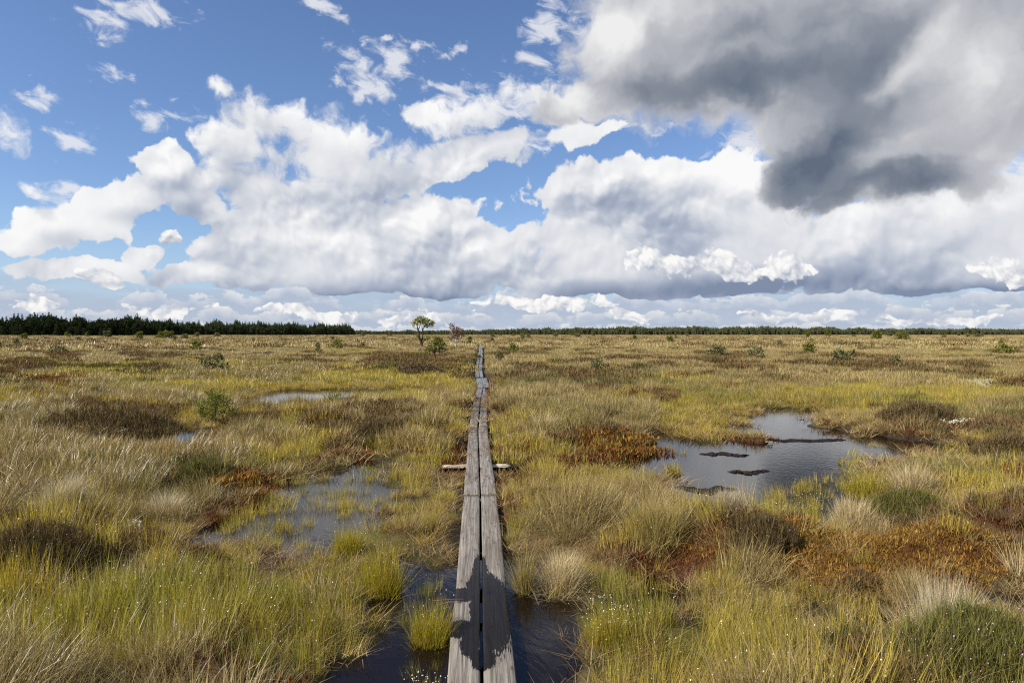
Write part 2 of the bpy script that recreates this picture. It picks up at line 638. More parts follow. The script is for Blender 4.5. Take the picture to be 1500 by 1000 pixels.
def pool_sd(x, y):
    x = np.asarray(x, float); y = np.asarray(y, float)
    wob = 0.06 + 0.020 * np.hypot(x, y)
    xs = x + (fnoise(x, y, 2.2, 5, 3) - 0.5) * 4.0 * np.minimum(wob, 0.35)
    ys = y + (fnoise(x, y, 2.2, 9, 3) - 0.5) * 6.0 * np.minimum(wob, 0.35)
    out = np.full(x.shape, 50.0)
    for p in POOLS:
        lo = p.min(0) - 3; hi = p.max(0) + 3
        m = (x > lo[0]) & (x < hi[0]) & (y > lo[1]) & (y < hi[1])
        if m.any():
            out[m] = np.minimum(out[m], poly_sd(xs[m], ys[m], p))
    return out


# ellipses in the photograph -> what grows there: sedge, straw tussock, heather, red moss, orange moss, peat, lichen
GROW = {
    'sedge': [(110, 900, 230, 110), (400, 890, 190, 110), (470, 770, 120, 70), (330, 570, 180, 18), (545, 566, 120, 30), (640, 560, 70, 26), (600, 690, 70, 60),
              (1050, 612, 85, 36), (1272, 690, 44, 40), (1250, 588, 160, 22), (1420, 580, 110, 22), (960, 920, 120, 110), (1180, 912, 110, 42), (835, 850, 90, 50),
              (1430, 690, 90, 50), (640, 650, 50, 60), (1130, 745, 60, 34), (1190, 735, 22, 40), (620, 830, 50, 60), (780, 640, 70, 40), (860, 690, 70, 30), (430, 650, 60, 30), (520, 640, 40, 14),
              (1110, 960, 120, 60), (1000, 820, 30, 20)],
    'straw': [(830, 792, 70, 50), (960, 745, 80, 60), (1390, 885, 85, 55), (1250, 752, 75, 34), (1065, 755, 50, 34), (100, 748, 55, 36), (120, 690, 130, 40),
              (1335, 690, 60, 40), (60, 640, 90, 44), (800, 605, 70, 40), (240, 735, 60, 22), (700, 730, 18, 60), (900, 800, 50, 40), (450, 690, 50, 18), (330, 640, 70, 20), (590, 640, 60, 26), (1490, 830, 30, 40)],
    'heather': [(150, 618, 100, 26), (60, 805, 120, 40), (235, 800, 130, 30), (1430, 965, 130, 60), (1345, 607, 52, 18), (560, 624, 55, 26), (840, 560, 110, 16), (1475, 640, 50, 30), (1480, 750, 60, 36),
                (690, 540, 26, 10), (598, 534, 52, 12), (1085, 780, 60, 26), (1270, 850, 60, 14), (300, 690, 60, 18), (380, 800, 70, 20), (1330, 735, 70, 20), (880, 640, 50, 14)],
    'red': [(330, 722, 52, 30), (1010, 800, 80, 40), (500, 637, 46, 18), (70, 566, 54, 12), (1485, 752, 46, 32), (850, 657, 46, 16), (780, 664, 24, 14), (930, 655, 50, 14), (640, 655, 18, 14), (1000, 840, 50, 18), (1390, 800, 60, 30)],
    'orange': [(1260, 806, 220, 46), (1430, 815, 70, 34), (930, 663, 66, 18), (960, 650, 40, 12), (350, 700, 26, 14)],
    'peat': [(1145, 612, 45, 18), (1180, 632, 100, 14), (1040, 660, 70, 10), (1320, 655, 60, 14), (1010, 703, 60, 12)],
    'lichen': [(175, 780, 24, 10), (910, 612, 14, 4), (1390, 624, 28, 6), (70, 755, 20, 7), (1440, 560, 18, 4)],
}


def ell(px, py, lst, soft=0.5):
    w = np.zeros(px.shape)
    for cx, cy_, rx, ry in lst:
        d = ((px - cx) / rx) ** 2 + ((py - cy_) / ry) ** 2
        w = np.maximum(w, 1 - smooth(d, 1 - soft, 1 + soft))
    return w


def growth(x, y):
    """weights of the ground cover at ground points"""
    px, py = to_px(x, y, 0.12)
    dist = np.hypot(x, y)
    j = np.clip(dist / 12.0, 0.05, 1.0)
    px = px + (fnoise(x, y, 1.1, 31, 3) - 0.5) * 1300 / np.maximum(dist, 3) * 1.2 * j
    py = py + (fnoise(x, y, 1.1, 37, 3) - 0.5) * 1300 / np.maximum(dist, 3) * 0.55 * j
    W = {k: ell(px, py, v) for k, v in GROW.items()}
    n1 = fnoise(x, y, 0.16, 3, 4, 0.6)
    n2 = fnoise(x, y, 0.45, 7, 4, 0.6)
    n3 = fnoise(x + 40, y, 0.9, 11, 3, 0.6)
    far = smooth(dist, 12, 30)
    painted = np.clip(W['sedge'] + W['straw'] + W['heather'] + W['red'] + W['orange'] + W['lichen'], 0, 1)
    free = 1 - painted
    spots = 0.72 * fnoise(x, y, 0.50, 8, 2, 0.45) + 0.28 * n2
    near_h = smooth(n2 + 0.75 * (n3 - 0.5), 0.545, 0.625) * 0.8
    far_h = smooth(spots, 0.585, 0.635) * 0.95
    fw = smooth(dist, 14, 24)
    W['heather'] = np.maximum(W['heather'], free * (near_h * (1 - fw) + far_h * fw))
    W['red'] = np.maximum(W['red'], free * smooth(n3 * 0.6 + n1 * 0.4, 0.57, 0.63) * (1 - 0.8 * far) * 0.8)
    W['sedge'] = np.maximum(W['sedge'], free * smooth(n1, 0.52, 0.66) * 0.8 * (1 - 0.35 * smooth(dist, 50, 120)))
    W['straw'] = np.maximum(W['straw'], free * (1 - W['heather']) * (1 - W['sedge']))
    return W


WALK_X = lambda y: np.interp(y, [0, 7.2, 11.7, 17, 21.3, 26, 30, 36, 44, 60, 80, 120], [0.015, 0.0, -0.045, 0.02, 0.10, 0.07, -0.05, -0.06, 0.0, 0.06, 0.10, 0.18])


def tussock(x, y, cell, seed):
    """nearest tussock centre on a jittered grid: distance (in cells) and the direction away from it"""
    gx_, gy_ = x / cell, y / cell
    ix, iy = np.floor(gx_), np.floor(gy_)
    best = np.full(x.shape, 9.0); dxb = np.zeros(x.shape); dyb = np.zeros(x.shape); big = np.zeros(x.shape)
    for a in (-1, 0, 1):
        for b in (-1, 0, 1):
            cx = ix + a + 0.15 + 0.7 * hash2(ix + a, iy + b, seed)
            cy_ = iy + b + 0.15 + 0.7 * hash2(ix + a, iy + b, seed + 1)
            w = 0.75 + 0.6 * hash2(ix + a, iy + b, seed + 2)
            ddx, ddy = gx_ - cx, gy_ - cy_
            d = np.hypot(ddx, ddy) / w
            m = d < best
            best = np.where(m, d, best); dxb = np.where(m, ddx, dxb); dyb = np.where(m, ddy, dyb); big = np.where(m, w, big)
    return best, np.arctan2(dyb, dxb), big


def height(x, y, sd=None):
    x = np.asarray(x, float); y = np.asarray(y, float)
    dist = np.hypot(x, y)
    far = smooth(dist, 10, 60)
    hum = fnoise(x, y, 0.30, 21, 4, 0.5)
    hum2 = fnoise(x, y, 1.0, 23, 3, 0.5)
    h = 0.02 + 0.06 * (1 + far) + (hum - 0.5) * (0.24 + 0.34 * far) + (hum2 - 0.5) * (0.13 + 0.1 * far)
    big = fnoise(x, y, 0.02, 27, 3)
    h = h + (big - 0.5) * 0.55 * smooth(dist, 40, 200)
    W = growth(x, y)
    f1, _, big1 = tussock(x, y, 0.62, 301)
    h = h + (1 - smooth(f1, 0.1, 0.75)) * 0.15 * (big1 - 0.35) * (0.35 + 0.65 * W['straw'])
    h = h + 0.08 * W['heather'] + 0.06 * W['red'] + 0.12 * W['orange'] - 0.05 * W['sedge'] * (1 - far)
    h = np.where(W['peat'] > 0.02, h * (1 - W['peat']) + np.minimum(h, 0.022) * W['peat'], h)
    h = np.maximum(h, 0.012 + 0.02 * hum2)
    if sd is None:
        sd = pool_sd(x, y)
    bank = np.minimum(0.10 + 0.018 * dist, 0.4)
    sd = sd - 0.010 * np.minimum(dist, 20)
    h = h * (0.30 + 0.70 * smooth(sd, 0.0, 0.4 + 0.12 * dist))
    k = smooth(sd, -bank * 0.25, bank)
    h = h * k + (-0.16) * (1 - k) * smooth(-sd, -bank, bank * 0.6)
    # the strip under the planks is trodden flat
    dxw = np.abs(x - WALK_X(y))
    strip = 1 - smooth(dxw, 0.19, 0.29 + 0.006 * dist)
    strip = strip * (y > 0) * (y < 125)
    strip = np.maximum(strip, (1 - smooth(np.abs(x), 0.55, 0.75)) * (1 - smooth(np.abs(y - 8.8), 0.30, 0.8)))
    h = h * (1 - strip) + np.minimum(h, 0.0) * strip
    return h, W, sd


# ------------------------------------------------------------------ ground: one sheet, fine where the camera looks, out to the horizon
rad = 0.25 * 1.0145 ** np.arange(0, 700)
rad = rad[rad < 7000]
fan = np.arange(-47, 47.001, 0.26)
rest = np.arange(47 + 3.0, 360 - 47 - 1.0, 3.0)
ang = np.radians(np.concatenate([fan, rest]))
ang = ang + YAW
gx = rad[:, None] * np.sin(ang)[None, :]
gy = rad[:, None] * np.cos(ang)[None, :]
gx = gx.ravel(); gy = gy.ravel()
gh, GW, gsd = height(gx, gy)
nr, na = len(rad), len(ang)
i = np.arange(nr - 1)[:, None]; j = np.arange(na)[None, :]
j2 = (j + 1) % na
quads = np.stack([i * na + j, i * na + j2, (i + 1) * na + j2, (i + 1) * na + j], -1).reshape(-1, 4)
gv = np.stack([gx, gy, gh], -1)
# the middle
gv = np.concatenate([gv, [[0, 0, 0.0]]])
tris = np.stack([np.full(na, len(gv) - 1), (np.arange(na) + 1) % na, np.arange(na)], -1)

ALB = {'straw': (0.150, 0.110, 0.045), 'sedge': (0.105, 0.095, 0.022), 'heather': (0.055, 0.036, 0.024), 'red': (0.075, 0.030, 0.014), 'orange': (0.130, 0.070, 0.020),
       'peat': (0.020, 0.014, 0.011), 'lichen': (0.55, 0.54, 0.42)}


def ground_colour(x, y, W, sd, h):
    c = np.zeros((len(x), 3)) + np.array([0.11, 0.085, 0.030])
    for k in ('straw', 'sedge', 'heather', 'red', 'orange', 'lichen'):
        w = np.clip(W[k], 0, 1)[:, None]
        c = c * (1 - w) + np.array(ALB[k]) * w
    pe = np.maximum(W['peat'], 1 - smooth(h, -0.01, 0.035 + 0.03 * (np.hypot(x, y) > 10)))[:, None]
    c = c * (1 - pe) + np.array(ALB['peat']) * pe
    return c


gcol = ground_colour(gx, gy, GW, gsd, gh)
gcol = np.concatenate([gcol, [[0.02, 0.015, 0.01]]])

m_ground = material('bog_surface')
co = objco()
base = attr('tone')
f1 = noise(co, 6.0, 8.0, 0.65, dims='3D')
f2 = noise(co, 60.0, 4.0, 0.6, dims='3D')
colr = hsv(base, mad(f1 - 0.5, 0.04, 0.5), mad(f2 - 0.5, 0.6, 1.0), mad(f1 - 0.5, 0.9, mad(f2 - 0.5, 1.1, 1.0)))
b = bsdf(colr, 0.85, 0.15, bump(mad(f2, 0.6, f1), 0.9, 0.05))
finish(b.outputs[0])
me = mesh_np('ground', gv, quads, tris, [m_ground])
vattr(me, 'tone', gcol, 'FLOAT_COLOR')
tag(link('ground', me), kind='structure')

# ------------------------------------------------------------------ bog water: a still dark sheet at z = 0 that shows wherever the ground dips below it
m_water = material('bog_water')
co = objco()
rp = mapping(co, (0, 0, 0), R(25), (0.35, 1.0, 1.0))
r1 = noise(rp, 5.0, 4.0, 0.55, dims='3D')
b = bsdf(rgb(20, 14, 10), 0.035, 0.30, bump(r1, 0.20, 0.010))
b.inputs['IOR'].default_value = 1.33
finish(b.outputs[0])
wr = np.array([0.0, 120.0])
wa = np.linspace(0, 2 * math.pi, 96, endpoint=False)
wv = np.concatenate([[[0, 0, 0]], np.stack([90 * np.sin(wa), 90 * np.cos(wa), np.zeros(96)], -1)])
wt = np.stack([np.zeros(96, int), 1 + (np.arange(96) + 1) % 96, 1 + np.arange(96)], -1)
me = mesh_np('water', wv, None, wt, [m_water])
tag(link('water', me), kind='structure')
# ------------------------------------------------------------------ the boardwalk: pairs of planks laid end to end on sleepers
m_wood = material('weathered_plank')
co = objco()
geo = node('ShaderNodeNewGeometry')
wpos = S(geo.outputs['Position'])
rnd = S(node('ShaderNodeObjectInfo').outputs['Random'])
shift = vec(rnd * 31.0, rnd * 17.0, rnd * 5.0)
pc = vmath('ADD', co, shift)
grain = noise(mapping(pc, (0, 0, 0), 0.0, (0.012, 0.55, 0.05)), 1.0, 6.0, 0.65, 0.5, dims='3D')
grain2 = noise(mapping(pc, (0, 0, 0), 0.0, (0.004, 0.25, 0.02)), 1.0, 3.0, 0.6, 0.2, dims='3D')
patch = noise(pc, 2.3, 5.0, 0.6, dims='3D')
knots = voro(mapping(pc, (0, 0, 0), 0.0, (0.11, 0.34, 1.0)), 1.0, 0.0)
knot = sstep(knots, 0.085, 0.045)
ring = sstep(mth('SINE', knots * 150.0), -0.2, 0.9) * sstep(knots, 0.22, 0.05)
cw = mixc(sstep(grain, 0.30, 0.68), rgb(82, 77, 71), rgb(146, 140, 131))
cw = mixc(sstep(grain2, 0.56, 0.74) * 0.6, cw, rgb(60, 54, 48))
cw = mixc(sstep(patch, 0.46, 0.66) * 0.40, cw, rgb(98, 88, 76))
cw = mixc(mth('MAXIMUM', knot * 0.75, ring * 0.35), cw, rgb(82, 62, 44))
# dark mould and moss stains towards the worn far end
st = noise(mapping(pc, (0, 0, 0), 0.0, (0.06, 0.22, 1.0)), 1.0, 5.0, 0.65, 0.3, dims='3D')
stain_amt = attr('stain', 'OBJECT', 'Fac')
stain = sstep(st + stain_amt * 0.30 - 0.30, 0.42, 0.50)
cw = mixc(stain * 0.75, cw, rgb(62, 54, 47))
# soaked boards: the wet outline follows the ends of the grain
wv_ = noise(mapping(wpos, (0, 0, 0), 0.0, (0.05, 0.30, 1.0)), 1.0, 6.0, 0.7, dims='3D')
wfine = noise(mapping(wpos, (0, 0, 0), 0.0, (0.006, 0.09, 1.0)), 1.0, 2.0, 0.6, dims='3D')
seps = node('ShaderNodeSeparateXYZ')
TREE[0].links.new(wpos.s, seps.inputs[0])
X, Y, Z = (S(seps.outputs[k]) for k in range(3))
jag = mad(wfine - 0.5, 0.75, (wv_ - 0.5) * 0.65)


def wet_blob(cx, cy_, rx, ry):
    return vmath('LENGTH', mapping(vec(X, Y, 0.0), (cx, cy_, 0), 0.0, (rx, ry, 1.0)))


dw = None
WET = [(0.085, 4.15, 0.125, 0.58), (0.0, 4.85, 0.055, 0.38), (0.02, 4.58, 0.12, 0.26), (-0.09, 4.44, 0.13, 0.12), (-0.09, 3.92, 0.125, 0.12), (-0.055, 3.72, 0.055, 0.15), (0.02, 3.55, 0.065, 0.13), (-0.01, 4.18, 0.055, 0.45)]
for wb in WET:
    d = wet_blob(*wb)
    dw = d if dw is None else mth('SMOOTH_MIN', dw, d, 0.12)
wet1 = sstep(dw + jag, 1.01, 0.97)
# the sunken length of walk further out: a film of water from 17 m on
far_wet = sstep(Y, 17.4, 18.6) * sstep(Y, 33.0, 29.0) * sstep(wv_, 0.36, 0.46)
wet2 = mth('MAXIMUM', far_wet, sstep(Y, 30.0, 34.0) * sstep(wv_, 0.44, 0.52))
patches = sstep(Y, 12.5, 15.0) * sstep(Y, 18.5, 17.5) * sstep(st + wv_ * 0.6, 0.86, 0.92)
wet2 = mth('MAXIMUM', wet2, patches)
wet = mth('MAXIMUM', wet1, wet2)
soaked = mixc(0.45, hsv(cw, 0.5, 0.9, 0.09), rgb(24, 20, 19))
cw2 = mixc(wet, cw, soaked)
rough = mad(wet, -0.62, 0.82)
rough = mth('MAXIMUM', mad(wet2, -0.12, rough), 0.06)
hb = mad(grain, 0.7, grain2 * 0.6) * (1.0 - wet * 0.85)
b = bsdf(cw2, rough, mad(wet2, 0.25, mad(wet1, -0.21, 0.25)), bump(hb, 0.75, 0.006))
finish(b.outputs[0])

m_nail = material('rusty_nail')
b = bsdf(rgb(70, 52, 40), 0.6, 0.5)
b.inputs['Metallic'].default_value = 0.7
finish(b.outputs[0])

m_log = material('bleached_log')
co = objco()
g = noise(mapping(co, (0, 0, 0), 0.0, (0.4, 0.015, 0.015)), 1.0, 5.0, 0.6, 0.3, dims='3D')
g2 = noise(co, 9.0, 4.0, 0.6, dims='3D')
cl = mixc(sstep(g, 0.35, 0.65), rgb(120, 108, 92), rgb(206, 196, 178))
cl = mixc(sstep(g2, 0.55, 0.7) * 0.5, cl, rgb(110, 98, 80))
b = bsdf(cl, 0.8, 0.2, bump(g, 0.6, 0.01))
finish(b.outputs[0])


def plank_mesh(name, xl, xr, ya, yb, za, zb, th, seed, tilt=0.0):
    """one plank; xl, xr give the edges at both ends (world), with a slightly worn outline"""
    rg = np.random.default_rng(seed)
    n = max(8, int((yb - ya) / 0.11))
    t = np.linspace(0, 1, n + 1)
    y = ya + (yb - ya) * t
    wob = lambda a: np.interp(t, np.linspace(0, 1, max(4, n // 5)), rg.normal(0, a, max(4, n // 5)))
    L = xl[0] + (xl[1] - xl[0]) * t + wob(0.0022)
    Rr = xr[0] + (xr[1] - xr[0]) * t + wob(0.0022)
    z = za + (zb - za) * t + wob(0.0015)
    cup = 0.002 + rg.uniform(0, 0.002)
    bev = 0.006
    prof_u = [0.0, 0.0, None, 0.25, 0.5, 0.75, None, 1.0, 1.0]
    rows = []
    for k in range(n + 1):
        w = Rr[k] - L[k]
        end = 0.004 if k in (0, n) else 0.0
        row = [(L[k], y[k], z[k] - th), (L[k], y[k], z[k] - bev), (L[k] + bev, y[k], z[k] - end)]
        for u in (0.25, 0.5, 0.75):
            row.append((L[k] + w * u, y[k], z[k] - cup * math.sin(u * math.pi) + tilt * (u - 0.5) * w - end))
        row += [(Rr[k] - bev, y[k], z[k] - end), (Rr[k], y[k], z[k] - bev), (Rr[k], y[k], z[k] - th)]
        rows.append(row)
    v = np.array(rows).reshape(-1, 3)
    m = 9
    q = []
    for k in range(n):
        for c_ in range(m):
            c2 = (c_ + 1) % m
            q.append((k * m + c_, k * m + c2, (k + 1) * m + c2, (k + 1) * m + c_))
    me = mesh_np(name, v, np.array(q), None, [m_wood], smooth_shade=False)
    import bmesh
    bm = bmesh.new(); bm.from_mesh(me); bm.verts.ensure_lookup_table()
    bm.faces.new([bm.verts[c_] for c_ in range(m)])
    bm.faces.new([bm.verts[n * m + c_] for c_ in reversed(range(m))])
    bmesh.ops.recalc_face_normals(bm, faces=bm.faces)
    bm.to_mesh(me); bm.free()
    return me


def local(o, origin):
    """move the object's origin to where it stands"""
    o.data.transform(Matrix.Translation(-Vector(origin)))
    o.location = origin


walk = bpy.data.objects.new('boardwalk', None)
COL.objects.link(walk)
walk.location = (0, 1.6, 0)
tag(walk, 'narrow weathered grey two-plank boardwalk running straight across the bog to the horizon', 'boardwalk')

# section: y start, y end, centre x at both ends, width at both ends, gap at both ends, z at both ends, stain
SECT = [
    (1.40, 7.16, 0.010, 0.004, 0.340, 0.340, 0.017, 0.016, 0.060, 0.070, 0.30),
    (7.18, 11.70, 0.004, -0.030, 0.345, 0.325, 0.016, 0.018, 0.072, 0.084, 0.55),
    (11.72, 17.05, -0.035, 0.010, 0.335, 0.330, 0.018, 0.026, 0.086, 0.080, 0.75),
    (17.08, 21.35, 0.015, 0.095, 0.350, 0.345, 0.024, 0.020, 0.080, 0.070, 0.6),
    (21.40, 25.95, 0.120, 0.050, 0.430, 0.410, 0.004, 0.004, 0.062, 0.085, 0.4),
    (26.05, 30.6, -0.020, -0.055, 0.310, 0.310, 0.022, 0.02, 0.10, 0.13, 0.9),
    (30.7, 35.6, -0.05, -0.07, 0.320, 0.320, 0.022, 0.02, 0.14, 0.16, 0.9),
    (35.7, 40.8, -0.06, 0.0, 0.325, 0.320, 0.022, 0.02, 0.17, 0.19, 0.9),
]
yy = 40.9
while yy < 104:
    a = float(WALK_X(yy)); b_ = float(WALK_X(yy + 5.0))
    SECT.append((yy, yy + 5.0, a + random.Random(int(yy)).uniform(-.04, .04), b_, 0.34, 0.34, 0.02, 0.02, 0.10 + 0.0021 * yy, 0.10 + 0.0021 * (yy + 5), 0.8))
    yy += 5.1
sleeper_y = []
for k, (ya, yb, xa, xb, wa_, wb_, ga, gb, za, zb, stn) in enumerate(SECT):
    for side in (-1, 1):
        if side < 0:
            xl = (xa - wa_ / 2, xb - wb_ / 2); xr = (xa - ga / 2, xb - gb / 2)
        else:
            xl = (xa + ga / 2, xb + gb / 2); xr = (xa + wa_ / 2, xb + wb_ / 2)
        dy = 0.03 * ((k * 7 + (side > 0) * 3) % 3 - 1) if k else 0.0
        me = plank_mesh('plank', xl, xr, ya + dy * 0.0, yb - 0.02 + min(dy, 0), za + (0.003 if side > 0 else 0), zb, 0.045, 100 + k * 2 + side)
        o = link('plank', me)
        local(o, ((xl[0] + xr[0]) / 2, ya, za))
        o.parent = walk
        o.matrix_parent_inverse = Matrix.Translation(-walk.location)
        o['stain'] = stn
        if k == 0:
            o['label'] = 'near weathered plank with a dark wet patch'
        # nail heads where the planks are fixed
        if k < 2:
            for yn in (ya + 0.10, (yb - 0.12)):
                for xn in (0.3, 0.7):
                    u = (yn - ya) / (yb - ya)
                    xx = (xl[0] + (xl[1] - xl[0]) * u) * (1 - xn) + (xr[0] + (xr[1] - xr[0]) * u) * xn
                    ci = np.linspace(0, 2 * math.pi, 8, endpoint=False)
                    vv = np.concatenate([np.stack([0.0045 * np.cos(ci), 0.0045 * np.sin(ci), np.full(8, -0.004)], -1), np.stack([0.0045 * np.cos(ci), 0.0045 * np.sin(ci), np.full(8, 0.0008)], -1), [[0, 0, 0.0014]]])
                    qq = [(a_, (a_ + 1) % 8, 8 + (a_ + 1) % 8, 8 + a_) for a_ in range(8)]
                    tt = [(8 + a_, 8 + (a_ + 1) % 8, 16) for a_ in range(8)]
                    nm = mesh_np('nail', vv, np.array(qq), np.array(tt), [m_nail])
                    no = link('nail', nm)
                    no.location = (xx - o.location.x, yn - ya, (zb - za) * u + 0.001)
                    no.parent = o


def log_mesh(name, length, r, seed, mat, flat=0.75):
    rg = np.random.default_rng(seed)
    n, m = 14, 10
    xs = np.linspace(-length / 2, length / 2, n)
    th = np.linspace(0, 2 * math.pi, m, endpoint=False)
    rows = []
    lump = rg.normal(0, 0.05, m)
    for k, x in enumerate(xs):
        rr = r * (1 + 0.08 * math.sin(k * 1.7 + seed)) * (0.86 if k in (0, n - 1) else 1.0)
        rows.append(np.stack([np.full(m, x), rr * (1 + lump + rg.normal(0, 0.03, m)) * np.cos(th), rr * flat * (1 + lump) * np.sin(th)], -1))
    v = np.concatenate(rows + [[[-length / 2 - 0.01, 0, 0], [length / 2 + 0.01, 0, 0]]])
    q = [(k * m + a, (k + 1) * m + a, (k + 1) * m + (a + 1) % m, k * m + (a + 1) % m) for k in range(n - 1) for a in range(m)]
    t = [(n * m, a, (a + 1) % m) for a in range(m)] + [(n * m + 1, (n - 1) * m + (a + 1) % m, (n - 1) * m + a) for a in range(m)]
    return mesh_np(name, v, np.array(q), np.array(t), [mat])


# sleepers under the joints: the one at 9 m sticks out on both sides
def sleeper(y, length, r, off=0.0, label=None, z=None, seed=1):
    o = link('sleeper', log_mesh('sleeper', length, r, seed, m_log))
    zz = 0.018 - r * 0.75 if z is None else z
    o.location = (float(WALK_X(y)) + off, y, zz)
    o.rotation_euler = (0, 0, R(1.5))
    o.parent = walk
    o.matrix_parent_inverse = Matrix.Translation(-walk.location)
    if label: o['label'] = label
    return o


sleeper(9.02, 0.90, 0.060, -0.03, 'pale bleached log lying crosswise under the planks and sticking out both sides', -0.013)
for k, y in enumerate((7.17, 11.71, 17.06)):
    sleeper(y, 0.29, 0.045, 0.0, None, None, 5 + k)
# ------------------------------------------------------------------ vegetation: blades grown as tapered bent strips
def blades(rg, n, r_base, hmin, hmax, lean, curl, width, seg=3, up=0.0, heads=0.0, head_r=0.006, dome=0.0, twist=True, dirbias=None):
    """verts, quads, tris, shade (per vert), is_head (per tri/quad), built for n blades at once"""
    a0 = rg.uniform(0, 2 * math.pi, n)
    rr = r_base * np.sqrt(rg.uniform(0, 1, n))
    bx, by = rr * np.cos(a0), rr * np.sin(a0)
    bz = dome * (1 - (rr / max(r_base, 1e-6)) ** 2)
    az_ = a0 + rg.normal(0, 1.1, n)
    if dirbias is not None:
        az_ = np.where(rg.uniform(0, 1, n) < dirbias[1], dirbias[0] + rg.normal(0, 0.6, n), az_)
    ln = rg.uniform(hmin, hmax, n)
    tilt0 = np.abs(rg.normal(0, lean, n)) * (0.35 + 0.65 * rr / max(r_base, 1e-6)) + up
    crl = rg.uniform(0.2, 1.0, n) * curl
    wd = width * rg.uniform(0.7, 1.25, n)
    side = az_ + math.pi / 2 + (rg.uniform(-1.2, 1.2, n) if twist else 0)
    pos = np.stack([bx, by, bz], -1)
    V = np.zeros((n, 2 * seg + 1, 3))
    tl = tilt0.copy()
    step = ln / seg
    sx = np.stack([np.cos(side), np.sin(side), np.zeros(n)], -1)
    for k in range(seg + 1):
        f = k / seg
        w = wd * (1 - f ** 1.4) * 0.5
        if k < seg:
            V[:, 2 * k] = pos - sx * w[:, None]
            V[:, 2 * k + 1] = pos + sx * w[:, None]
        else:
            V[:, 2 * seg] = pos
        d = np.stack([np.sin(tl) * np.cos(az_), np.sin(tl) * np.sin(az_), np.cos(tl)], -1)
        pos = pos + d * step[:, None]
        tl = tl + crl / seg * (0.6 + 0.8 * f)
    nv = 2 * seg + 1
    off = (np.arange(n) * nv)[:, None]
    quads = np.concatenate([off + np.array([2 * k, 2 * k + 1, 2 * k + 3, 2 * k + 2]) for k in range(seg - 1)]) if seg > 1 else np.zeros((0, 4), int)
    tris = off + np.array([2 * seg - 2, 2 * seg - 1, 2 * seg])
    shade = np.repeat(rg.uniform(0, 1, n), nv)
    along = np.tile(np.concatenate([np.repeat(np.arange(seg) / seg, 2), [1.0]]), n)
    V = V.reshape(-1, 3)
    head_t = np.zeros((0, 3), int)
    if heads > 0:
        pick = np.where(rg.uniform(0, 1, n) < heads)[0]
        tips = V.reshape(n, nv, 3)[pick, 2 * seg]
        m = len(pick)
        o = np.array([[1, 0, 0], [-1, 0, 0], [0, 1, 0], [0, -1, 0], [0, 0, 1], [0, 0, -1]], float) * np.array([1, 1, 1.25])
        hv = (tips[:, None, :] + o[None] * head_r * rg.uniform(0.6, 1.2, (m, 1, 1))).reshape(-1, 3)
        f8 = np.array([[0, 2, 4], [2, 1, 4], [1, 3, 4], [3, 0, 4], [2, 0, 5], [1, 2, 5], [3, 1, 5], [0, 3, 5]])
        head_t = (len(V) + np.arange(m) * 6)[:, None, None] + f8[None]
        head_t = head_t.reshape(-1, 3)
        V = np.concatenate([V, hv]); shade = np.concatenate([shade, np.repeat(rg.uniform(0, 1, m), 6)]); along = np.concatenate([along, np.ones(m * 6)])
    return V, quads, tris, shade, along, head_t


def join(parts):
    V, Q, T, H, sh, al = [], [], [], [], [], []
    o = 0
    for (v, q, t, s, a, h) in parts:
        V.append(v); Q.append(q + o); T.append(t + o); H.append(h + o); sh.append(s); al.append(a)
        o += len(v)
    return [np.concatenate(k) for k in (V, Q, T, sh, al, H)]


def blade_mesh(name, parts, mats):
    V, Q, T, sh, al, H = join(parts)
    mi = np.concatenate([np.zeros(len(Q) + len(T), int), np.ones(len(H), int)])
    me = mesh_np(name, V, Q if len(Q) else None, np.concatenate([T, H]) if len(H) else T, mats, True, mi)
    vattr(me, 'shade', sh)
    vattr(me, 'along', al)
    return me


def blade_material(name, dry, dry_amt=0.5, trans=0.35, fixed=None, gloss=0.0):
    """thin leaf: diffuse plus light coming through; the tint comes with each clump, each blade varies on its own"""
    m = material(name)
    base = attr('tint', 'INSTANCER') if fixed is None else S(node('ShaderNodeRGB').outputs[0])
    if fixed is not None:
        base.s.default_value = (*fixed, 1.0)
    sh = attr('shade', out='Fac')
    c = mixc(sstep(sh, 1.0 - dry_amt, 1.0) * 0.85, base, (*dry, 1.0))
    v = mth('FRACT', sh * 7.31)
    c = hsv(c, mad(mth('FRACT', sh * 3.7), 0.03, 0.485), 1.0, mad(v, 0.75, 0.62))
    d = node('ShaderNodeBsdfDiffuse'); _set(d.inputs[0], c)
    t = node('ShaderNodeBsdfTranslucent'); _set(t.inputs[0], hsv(c, 0.497, 1.15, 1.15))
    if gloss <= 0:
        mx = node('ShaderNodeMixShader'); mx.inputs[0].default_value = trans
        TREE[0].links.new(d.outputs[0], mx.inputs[1]); TREE[0].links.new(t.outputs[0], mx.inputs[2])
        finish(mx.outputs[0])
        return m
    g = node('ShaderNodeBsdfGlossy'); g.inputs['Roughness'].default_value = 0.55
    _set(g.inputs[0], (1, 1, 1, 1))
    mx = node('ShaderNodeMixShader'); mx.inputs[0].default_value = trans
    TREE[0].links.new(d.outputs[0], mx.inputs[1]); TREE[0].links.new(t.outputs[0], mx.inputs[2])
    mx2 = node('ShaderNodeMixShader')
    fr = node('ShaderNodeFresnel'); fr.inputs[0].default_value = 1.33
    _set(mx2.inputs[0], S(fr.outputs[0]) * gloss)
    TREE[0].links.new(mx.outputs[0], mx2.inputs[1]); TREE[0].links.new(g.outputs[0], mx2.inputs[2])
    finish(mx2.outputs[0])
    return m


def flat_material(name, col, rough=0.8):
    m = material(name)
    finish(bsdf((*col, 1.0), rough, 0.2).outputs[0])
    return m


